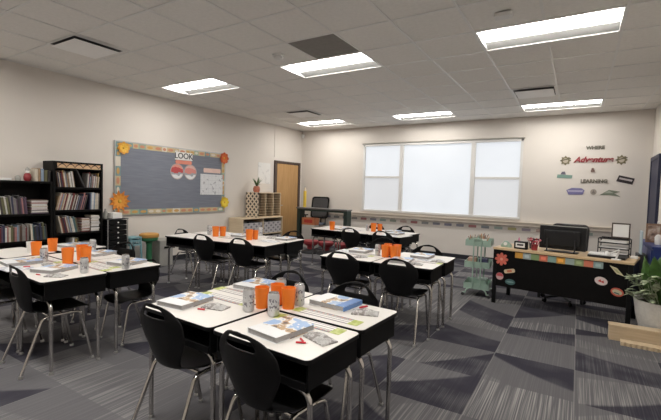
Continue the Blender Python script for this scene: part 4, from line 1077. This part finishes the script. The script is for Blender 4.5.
PC = [(204,150,62),(150,160,160),(128,150,104),(202,112,88),(130,158,148),(206,150,66),(150,165,160),(136,150,108),(206,118,92),(140,160,158)]
CN = ['orange','grey','green','coral','mint','orange','grey','green','coral','mint']
st = empty('border_trim', 'strip of coloured cards along the front edge of the teacher desk', 'trim strip', DO, DA)
for k in range(10):
    a = .27+k*.0935; bw = .0925 if k % 5 != 1 else .065
    MB().mm((a,-.0020,.628-.002*(k % 2)), (a+.0925,.0010,.699)).build('trim_card', cmat(srgb(*PC[k]), .6), st)
    if k % 2: MB().mm((a+.02,-.0030,.645), (a+.072,-.0021,.68)).build('card_print', cmat(tuple(min(1, x*1.5) for x in srgb(*PC[k])), .6), st)
def sticker(a, z, layers, name, label):
    r = empty(name, label, 'sticker', DO+dex*a+dey*.0010+Vector((0,0,z)), DA, 'stickers on the teacher desk front')
    for k, (pts, c, pn_) in enumerate(layers): MB().prism(pts, -.0012*(k+1), -.0012*k, 1).build(pn_, cmat(srgb(*c), .5), r)
    return r
fl = []
for k in range(64):
    a = 2*PI*k/64; R_ = .048+.036*(max(0, math.cos(4*a*1.0)) if False else abs(math.cos(4*a))**.6); fl.append((R_*math.cos(a), R_*math.sin(a)))
sticker(.105, .587, [(fl, (206,104,86), 'petals'), (ellipse(.018,.018,12), (224,160,140), 'flower_centre')], 'flower_sticker', 'coral flower sticker at upper left of the black desk front')
def rot(pts, d): c_, s_ = math.cos(math.radians(d)), math.sin(math.radians(d)); return [(x*c_-z*s_, x*s_+z*c_) for x, z in pts]
sticker(.21, .447, [(rot(rounded(.135,.05,.02), 14), (212,192,158), 'pill'), (rot(rounded(.06,.03,.008), 14), (200,120,90), 'pill_print')], 'pill_sticker', 'cream slanted label sticker below the coral flower sticker')
sticker(.092, .363, [(ellipse(.047,.047,18), (206,170,170), 'disc'), ([(-.045,.0),(.045,.0),(.033,.033),(0,.046),(-.033,.033)], (190,84,88), 'disc_print')], 'round_sticker', 'round red and white sticker at left of the black desk front')
sticker(.224, .308, [(ellipse(.062,.037,20), (70,104,104), 'oval'), (ellipse(.045,.012,16), (120,150,148), 'oval_print')], 'oval_sticker', 'dark teal oval sticker at lower left of the desk front')
sticker(1.33, .624, [([(-.068,.052),(.0,.032),(.066,-.048),(.0,-.032)], (206,196,160), 'diamond'), ([(-.035,.027),(.0,.016),(.034,-.025),(.0,-.016)], (170,170,128), 'diamond_print')], 'diamond_sticker', 'tan diamond-shaped sticker at upper right of the desk front')
sticker(1.192, .489, [(rot(ellipse(.062,.046,20), -12), (220,204,200), 'oval'), (rot([(-.03,-.012),(-.01,.018),(.006,-.002),(.02,.016),(.034,-.014)], -12), (190,70,64), 'oval_print')], 'oval_sticker', 'white oval sticker with red lettering at right of the desk front')
sticker(1.345, .392, [(rot(ellipse(.060,.046,20), -14), (196,92,74), 'oval'), (rot(ellipse(.046,.028,16), -14), (196,190,160), 'oval_print'), (rot([(-.03,-.02),(.03,-.02),(.02,-.005),(-.02,-.005)], -14), (80,110,106), 'oval_base')], 'oval_sticker', 'red and cream oval sticker at lower right of the desk front')
# monitor seen from behind
r = empty('monitor', 'black computer monitor seen from behind on the teacher desk', 'monitor', dp(.735, .24), DA)
MB().mm((-.255,-.005,.03), (.255,.03,.315)).build('display_panel', M['bezel'], r, bevel=.006)
MB().mm((-.20,-.035,.07), (.20,-.0055,.27)).build('rear_shell', M['bezel'], r, bevel=.015, seg=3)
MB().mm((-.135,-.0385,.225), (.135,-.0355,.255)).build('vent_bar', M['darkmetal'], r)
MB().mm((-.255,-.007,.3155), (.255,.03,.3205)).build('top_edge', M['greyplas'], r)
for sx in (-1, 1): MB().tube([(sx*.15,-.045,.16),(sx*.15,-.05,.05),(sx*.15,-.09,.008)], .009, 8).build('stand_leg', M['darkmetal'], r, smooth=True)
MB().prism(rounded(.36,.17,.03), 0, .008).build('stand_base', M['bezel'], r)
office_chair('desk_chair', 'black leather desk chair behind the monitor on the teacher desk', (-.13, 6.24, 0), DA, M['leather'], M['leather'], .47, .46, .47, arms=False, meshy=False)
# left end of the desk
r = empty('tape_dispenser', 'mint tape dispenser at the left corner of the teacher desk', 'tape dispenser', dp(.115, .13), DA)
MB().prism([(-.065,0),(.065,0),(.06,.03),(.01,.08),(-.02,.08),(-.06,.03)], -.028, .028, 1).build('body', M['mint'], r, bevel=.004)
MB().tube([(-.005,-.0285,.045),(-.005,-.034,.045)], .022, 14).build('tape_roll', M['white'], r, smooth=True)
r = empty('desk_clock', 'black and white desk clock radio beside the tape dispenser', 'clock', dp(.305, .10), DA)
MB().prism(rounded(.155,.075,.012), 0, .098).build('body', M['black'], r, bevel=.006)
MB().mm((-.055,-.0405,.022), (.055,-.038,.08)).build('front_panel', M['white'], r)
MB().mm((-.038,-.0425,.044), (.038,-.0408,.066)).build('display', M['darkgrey'], r)
rr = random.Random(5)
def pencil_pot(nm, label, cat, loc, potm, prad, ph, cols, n, L, spread=.5, flowers=False):
    r = empty(nm, label, cat, loc)
    MB().lathe([(0,0),(prad*.85,0),(prad,ph),(prad*.92,ph),(prad*.78,.006),(0,.006)], n=16).build('pot', potm, r, smooth=True)
    for k in range(n):
        a = 2*PI*k/n+rr.uniform(-.2,.2); t = rr.uniform(.1, spread); q = prad*.45
        p0 = Vector((q*math.cos(a), q*math.sin(a), .008)); p1 = p0+Vector((math.sin(t)*math.cos(a), math.sin(t)*math.sin(a), math.cos(t)))*rr.uniform(L*.8, L)
        # keep the pen inside the rim
        c_ = cols[k % len(cols)]
        s_ = MB().tube([p0, p1], .0042, 6).build('pen', cmat(srgb(*c_), .5), r, smooth=True)
        if flowers: MB().lathe([(0,-.012),(.016,-.004),(.017,.006),(.008,.014),(0,.015)], tuple(p1), 8).build('pen_topper', cmat(srgb(*cols[(k+1) % len(cols)]), .5), s_, smooth=True)
    return r
pencil_pot('pen_pot', 'red pot crowded with red and pink pens left of the monitor', 'pen pot', dp(.455, .13), M['red'], .04, .07, [(176,44,60),(205,120,130),(60,40,44),(150,40,50)], 9, .13, .42, True)
pencil_pot('pen_pot', 'small dark pot of red pens touching the monitor side', 'pen pot', dp(.385, .27), M['darkgrey'], .032, .07, [(150,40,50),(90,60,64),(200,150,150)], 7, .13, .35, True)
tag(MB().lathe([(.035,0),(.036,.02),(.004,.12),(0,.125)], n=14).build('party_cone', cmat(srgb(196,120,150), .5), smooth=True, loc=dp(.20, .36)), 'pink pointed cone decoration behind the clock radio', 'decoration')
tag(MB().lathe([(0,0),(.038,0),(.042,.05),(.02,.07),(0,.07)], n=14).build('candle_jar', M['paper'], smooth=True, loc=dp(.36, .40)), 'white jar behind the clock radio on the teacher desk', 'jar')
# right end of the desk
r = empty('laptop', 'closed black laptop right of the monitor on the teacher desk', 'laptop', dp(1.21, .22), DA)
MB().prism(rounded(.36,.25,.015), .0, .016).build('base', M['bezel'], r, bevel=.003); MB().prism(rounded(.36,.25,.015), .0165, .026).build('lid', M['bezel'], r, bevel=.003)
o = MB().prism(rounded(.28,.21,.004), 0, .012).build('paper_stack', M['paper'], loc=dp(1.17, .235, .7355+.0265), rz=DA+.05); tag(o, 'stack of white papers on the black laptop', 'papers')
r = empty('paper_organizer', 'black wire paper organizer on the teacher desk below the framed certificate', 'organizer', dp(1.24, .475), DA)
for sx in (-1, 1):
    m = MB(); m.tube([(sx*.15,-.10,0),(sx*.15,-.10,.20)], .006, 6); m.tube([(sx*.15,.10,0),(sx*.15,.10,.20)], .006, 6); m.tube([(sx*.15,-.10,.20),(sx*.15,.10,.20)], .006, 6); m.build('end_frame', M['darkmetal'], r, smooth=True)
for k, z in enumerate((.02,.085,.15,.20)):
    m = MB(); m.mm((-.144,-.10,z-.004), (.144,-.094,z+.010)); m.mm((-.144,.094,z-.004), (.144,.10,z+.010))
    for j in range(9): m.mm((-.144,-.09+j*.0225,z-.003), (.144,-.087+j*.0225,z-.0005))
    m.build('wire_tray', M['darkmetal'], r)
for z, n_ in ((.0205,'bottom'), (.0855,'middle'), (.1505,'upper')):
    o = MB().mm((-.13,-.085,0), (.13,.085,.022)).build('paper_stack', M['paper'], loc=dp(1.24, .475, .7355+z), rz=DA); tag(o, 'white papers in the %s tray of the black wire organizer' % n_, 'papers', 'papers in the wire organizer')
r = empty('certificate_frame', 'framed white certificate standing on the black wire organizer', 'frame', dp(1.29, .50, .7355+.2105), DA)
tl = Matrix.Rotation(math.radians(-8), 4, 'X')
f = MB(); w, h = .09, .178
f.mm((-w,-.008,0), (w,.008,.014)).mm((-w,-.008,h-.014), (w,.008,h)).mm((-w,-.008,.0145), (-w+.012,.008,h-.0145)).mm((w-.012,-.008,.0145), (w,.008,h-.0145)); f.build('frame', M['dframe'], r)
MB().mm((-w+.012,-.003,.014), (w-.012,.004,h-.014)).build('certificate', M['paper'], r)
MB().tube([(0,.0085,h*.6),(0,.07,.004)], .004, 6).build('easel_leg', M['darkmetal'], r)
r = empty('desk_lamp', 'small white angled desk lamp at the right front of the teacher desk', 'lamp', dp(1.31, .06), DA)
MB().prism(rounded(.09,.07,.02), 0, .012).build('base', M['white'], r, bevel=.004)
MB().tube([(.0,.0,.012),(.025,.0,.115)], .009, 8).build('lower_arm', M['white'], r, smooth=True)
MB().tube([(.025,.0,.115),(-.07,-.005,.062)], .008, 8).build('upper_arm', M['white'], r, smooth=True)
MB().lathe([(.012,.02),(.030,-.005),(.034,-.02),(.030,-.02),(.026,-.006),(0,.004)], n=14).build('lamp_head', M['white'], r, smooth=True, loc=(-.085,-.006,.068))
tag(MB().prism(rounded(.07,.05,.012), 0, .03).build('tissue_pack', M['paper'], bevel=.006, loc=dp(1.445, .36), rz=DA), 'small white tissue pack at the right edge of the teacher desk', 'tissue pack')

# rolling cart
r = empty('rolling_cart', 'mint green three-tier rolling cart at the left end of the teacher desk', 'cart', (-1.16, 5.97, 0), math.radians(4))
for z, n_ in ((.10,'bottom'), (.40,'middle'), (.70,'top')):
    m = MB(); w, d_, h = .165, .20, .085
    m.mm((-w,-d_,z), (w,d_,z+.005)).mm((-w,-d_,z+.0055), (w,-d_+.004,z+h)).mm((-w,d_-.004,z+.0055), (w,d_,z+h)).mm((-w,-d_+.0045,z+.0055), (-w+.004,d_-.0045,z+h)).mm((w-.004,-d_+.0045,z+.0055), (w,d_-.0045,z+h))
    m.build('basket', M['mint'], r, bevel=.0015)
for sy in (-1, 1):
    y = sy*.212; m = MB()
    for sx in (-.05, .05): m.tube([(sx,y,.80),(sx,y,.12)] + [(sx+math.copysign(.09*math.sin(t), sx), y, .12-.07*math.sin(t)*.9 if False else .12-.075*(1-math.cos(t))) for t in (PI/8,PI/4,3*PI/8,PI/2)] + [(math.copysign(.17, sx), y, .045)], .010, 8)
    m.tube([(-.05,y,.80),(.05,y,.80)], .010, 8)
    m.build('end_frame', M['mint'], r, smooth=True)
    for sx in (-1, 1): MB().tube([(sx*.17,y-.01,.022),(sx*.17,y+.01,.022)], .022, 12).build('caster', M['darkgrey'], r, smooth=True)
def cz(x, y, z):
    a = math.radians(4); return (-1.16+x*math.cos(a)-y*math.sin(a), 5.97+x*math.sin(a)+y*math.cos(a), z)
mix = [(176,150,120),(120,110,96),(205,190,170),(90,90,80),(150,90,70),(200,120,60)]
pencil_pot('pencil_cup', 'cup of tan and grey pencils at front left of the mint cart top', 'pencil cup', cz(-.08,-.10,.7055), M['mint'], .04, .09, mix, 8, .15, .45)
pencil_pot('pencil_cup', 'cup of mixed pencils at front right of the mint cart top', 'pencil cup', cz(.06,-.08,.7055), M['paper'], .04, .09, mix[::-1], 8, .15, .45)
pencil_pot('pencil_cup', 'cup of mixed markers at the back of the mint cart top', 'pencil cup', cz(.03,.10,.7055), M['greyplas'], .045, .09, mix[2:]+mix[:2], 9, .16, .4)
for x, y, c, lab in ((-.08,-.05,(180,150,130),'tan box in the middle tier of the mint cart'), (.07,-.05,(60,62,90),'navy box in the middle tier of the mint cart')):
    tag(MB().prism(rounded(.11,.16,.01), 0, .115).build('small_box', cmat(srgb(*c), .6), bevel=.003, loc=cz(x,y,.4055), rz=math.radians(4)), lab, 'box')
tag(MB().prism(rounded(.14,.2,.01), 0, .12).build('small_box', M['mint'], bevel=.003, loc=cz(.05,0,.1055), rz=math.radians(4)), 'mint box in the bottom tier of the mint cart', 'box')

# ------------------------------------------------------------------ right wall: blue unit, plant, plank
r = empty('blue_cabinet', 'bright blue cabinet along the side wall behind the potted plant', 'cabinet', (0,0,0))
MB().mm((.775,5.96,0), (1.055,7.02,.835)).build('body', M['blue'], r, bevel=.004)
MB().mm((.765,5.95,.8355), (1.057,7.03,.865)).build('top_board', M['blue'], r, bevel=.003)
for k in range(2):
    d_ = MB().mm((.762,5.98+k*.52,.04), (.7745,6.48+k*.52,.82)).build('door', M['blue'], r, bevel=.002); MB().mm((.748,6.42+k*.14,.42), (.7615,6.44+k*.14,.52)).build('handle', M['steel'], d_)
ZB = .8655
def photomat():
    m = bpy.data.materials.new('family_photo_print'); m.use_nodes = True; q = N(m); b = q.n['Principled BSDF']
    q.l.new(q.ramp(q.noise(q.obj(), 14, 3)[0], [(.35, (.10,.06,.05)), (.5, (.42,.30,.24)), (.65, (.62,.56,.50))]), b.inputs['Base Color']); b.inputs['Roughness'].default_value = .3
    return m
r = empty('photo_frame', 'photo in a light brown frame on the blue cabinet', 'frame', (.845, 6.55, ZB), math.radians(4))
w, h = .082, .24
f = MB(); f.mm((-w,-.01,0), (w,.01,.02)).mm((-w,-.01,h-.02), (w,.01,h)).mm((-w,-.01,.0205), (-w+.018,.01,h-.0205)).mm((w-.018,-.01,.0205), (w,.01,h-.0205)); f.build('frame', M['cubby'], r)
MB().mm((-w+.018,-.004,.02), (w-.018,.005,h-.02)).build('photo', photomat(), r)
tag(MB().lathe([(0,0),(.035,0),(.04,.09),(.02,.12),(0,.125)], n=14).build('ceramic_figure', M['paper'], smooth=True, loc=(.86, 6.28, ZB)), 'white ceramic ornament in front of the photo on the blue cabinet', 'ornament')
tag(MB().lathe([(0,0),(.05,0),(.055,.05),(.03,.085),(0,.09)], n=16).build('trinket_pot', M['black'], smooth=True, loc=(.945, 6.16, ZB)), 'black round trinket pot at the front of the blue cabinet', 'pot')
tag(MB().lathe([(0,0),(.04,0),(.045,.17),(.03,.19),(0,.19)], n=16).build('red_tumbler', mat('dark_red_tumbler', (.22,.03,.06), .4), smooth=True, loc=(.975, 6.42, ZB)), 'dark red tumbler right of the photo on the blue cabinet', 'tumbler')
tag(MB().tube([(.90,6.72,ZB+.245),(1.03,6.72,ZB+.245)], .022, 14).m(0).mm((.95,6.705,ZB), (.98,6.735,ZB+.23)).build('paper_roll_holder', M['paper'], smooth=True), 'white roll on a stand behind the photo on the blue cabinet', 'paper roll')
r = empty('clear_folder', 'pale blue folder leaning between the wire organizer and blue cabinet', 'folder', (.70, 6.30, 0))
MB().mm((-.012,-.10,.735), (.0,.10,1.02)).build('folder_panel', mat('pale_blue_plastic', (.45,.55,.60), .4), r); MB().mm((-.04,-.14,0), (.045,.14,.7345)).build('file_stand', M['darkgrey'], r)

PC_ = Vector((.79, 5.215, 0))
r = empty('large_potted_plant', 'big leafy plant in a white pot at the right picture edge', 'plant', PC_)
MB().lathe([(0,0),(.155,0),(.175,.03),(.225,.22),(.245,.37),(.25,.39),(.238,.39),(.228,.37),(.20,.20),(0,.10)], n=36).build('pot', M['pot'], r, smooth=True)
MB().lathe([(.222,.352),(0,.36)], n=24).build('soil', M['soil'], r)
rl = random.Random(21)
def leaf(m, base, az, el, L, W, droop, fold=.25):
    d_ = Vector((math.cos(az)*math.cos(el), math.sin(az)*math.cos(el), math.sin(el))); sd = Vector((-math.sin(az), math.cos(az), 0))
    p = Vector(base); rows_ = []; K = 8
    for i in range(K+1):
        t = i/K; w = W*math.sin(PI*min(1, t*.94+.05))**.8*(1-.25*t) if t < 1 else .0008
        if t < .12: w = W*.12
        up = sd.cross(d_).normalized()
        rows_.append([p-sd*w+up*w*fold*-1*-1, p.copy(), p+sd*w+up*w*fold])
        d_ = (d_+Vector((0,0,-droop/K))).normalized(); p = p+d_*L/K
    vs = [v for rw in rows_ for v in rw]; m.add(vs, [(i*3+j, i*3+j+1, i*3+j+4, i*3+j+3) for i in range(K) for j in range(2)])
def leaf_ok(vs, xmin):   # keep the leaves clear of the side wall and of the desk
    for v in vs:
        p = Vector(v)+PC_; q = p-DO
        if p.x > XR-.02 or p.x < xmin or (q.dot(dex) < 1.52 and q.dot(dey) > -.035 and p.z < .78): return False
    return True
def foliage(name, mt, n, gen, xmin):
    m = MB(); k = 0; tries = 0
    while k < n and tries < 3000:
        tries += 1; t = MB(); gen(t)
        if leaf_ok(t.v, xmin): m.add(t.v, t.f); k += 1
    m.build(name, mt, r, smooth=True, solid=.0015)
def big(t):
    az = rl.uniform(0, 2*PI); el = rl.uniform(.95, 1.5); q = rl.uniform(.02, .12)
    leaf(t, (q*math.cos(az), q*math.sin(az), .355), az, el, rl.uniform(.40, .58), rl.uniform(.075,.10), rl.uniform(.3, .9))
def small(t):
    az = rl.uniform(.75*PI, 1.7*PI); el = rl.uniform(.1, 1.1); q = rl.uniform(.08, .31); zb = rl.uniform(.41, .66); c_, s_ = math.cos(az), math.sin(az)
    t.tube([(q*.45*c_, q*.45*s_, .357), (q*.8*c_, q*.8*s_, (zb+.357)/2), (q*c_, q*s_, zb)], .003, 5)
    leaf(t, (q*c_, q*s_, zb-.004), az+rl.uniform(-.5,.5), el, rl.uniform(.10, .17), rl.uniform(.03,.043), rl.uniform(.5, 1.4))
foliage('foliage', M['leaf'], 26, big, .53)
foliage('variegated_foliage', M['leafpale'], 70, small, .43)
r = empty('plank_riser', 'low pale wooden plank box on the carpet in front of the big plant', 'plank', (.66, 4.93, 0), math.radians(2))
MB().mm((-.33,-.05,0), (.36,-.032,.135)).build('front_board', M['plankwood'], r); MB().mm((-.335,-.06,.1355), (.365,.065,.155)).build('top_board', M['plankwood'], r, bevel=.002)
for a in (-.33, .342): MB().mm((a,-.0315,0), (a+.018,.055,.135)).build('end_board', M['plankwood'], r)
sc = []; x = -.28
pts = [(-.28,.05)]
for k in range(15):
    for t in range(5): a = PI*t/5; pts.append((-.28+.042*k+.021-.021*math.cos(a), -.045-.014*math.sin(a)))
pts += [(.35,-.045),(.35,.05)]
o = MB().prism(pts, 0, .034).build('scalloped_trim', M['plankwood'], loc=(.70, 4.785, 0), rz=math.radians(-2)); tag(o, 'scalloped tan border strip on the carpet before the wooden plank box', 'trim strip')

# ------------------------------------------------------------------ light and view
w = bpy.data.worlds.new('daylight'); S.world = w; w.use_nodes = True
bg = w.node_tree.nodes['Background']; bg.inputs[0].default_value = (.75,.85,1.0,1); bg.inputs[1].default_value = .5
S.view_settings.view_transform = 'Standard'; S.view_settings.look = 'None'; S.view_settings.gamma = 1.0; S.view_settings.use_curve_mapping = False
S.view_settings.exposure = 0.06
S.cycles.max_bounces = 8; S.cycles.diffuse_bounces = 5; S.cycles.use_denoising = True
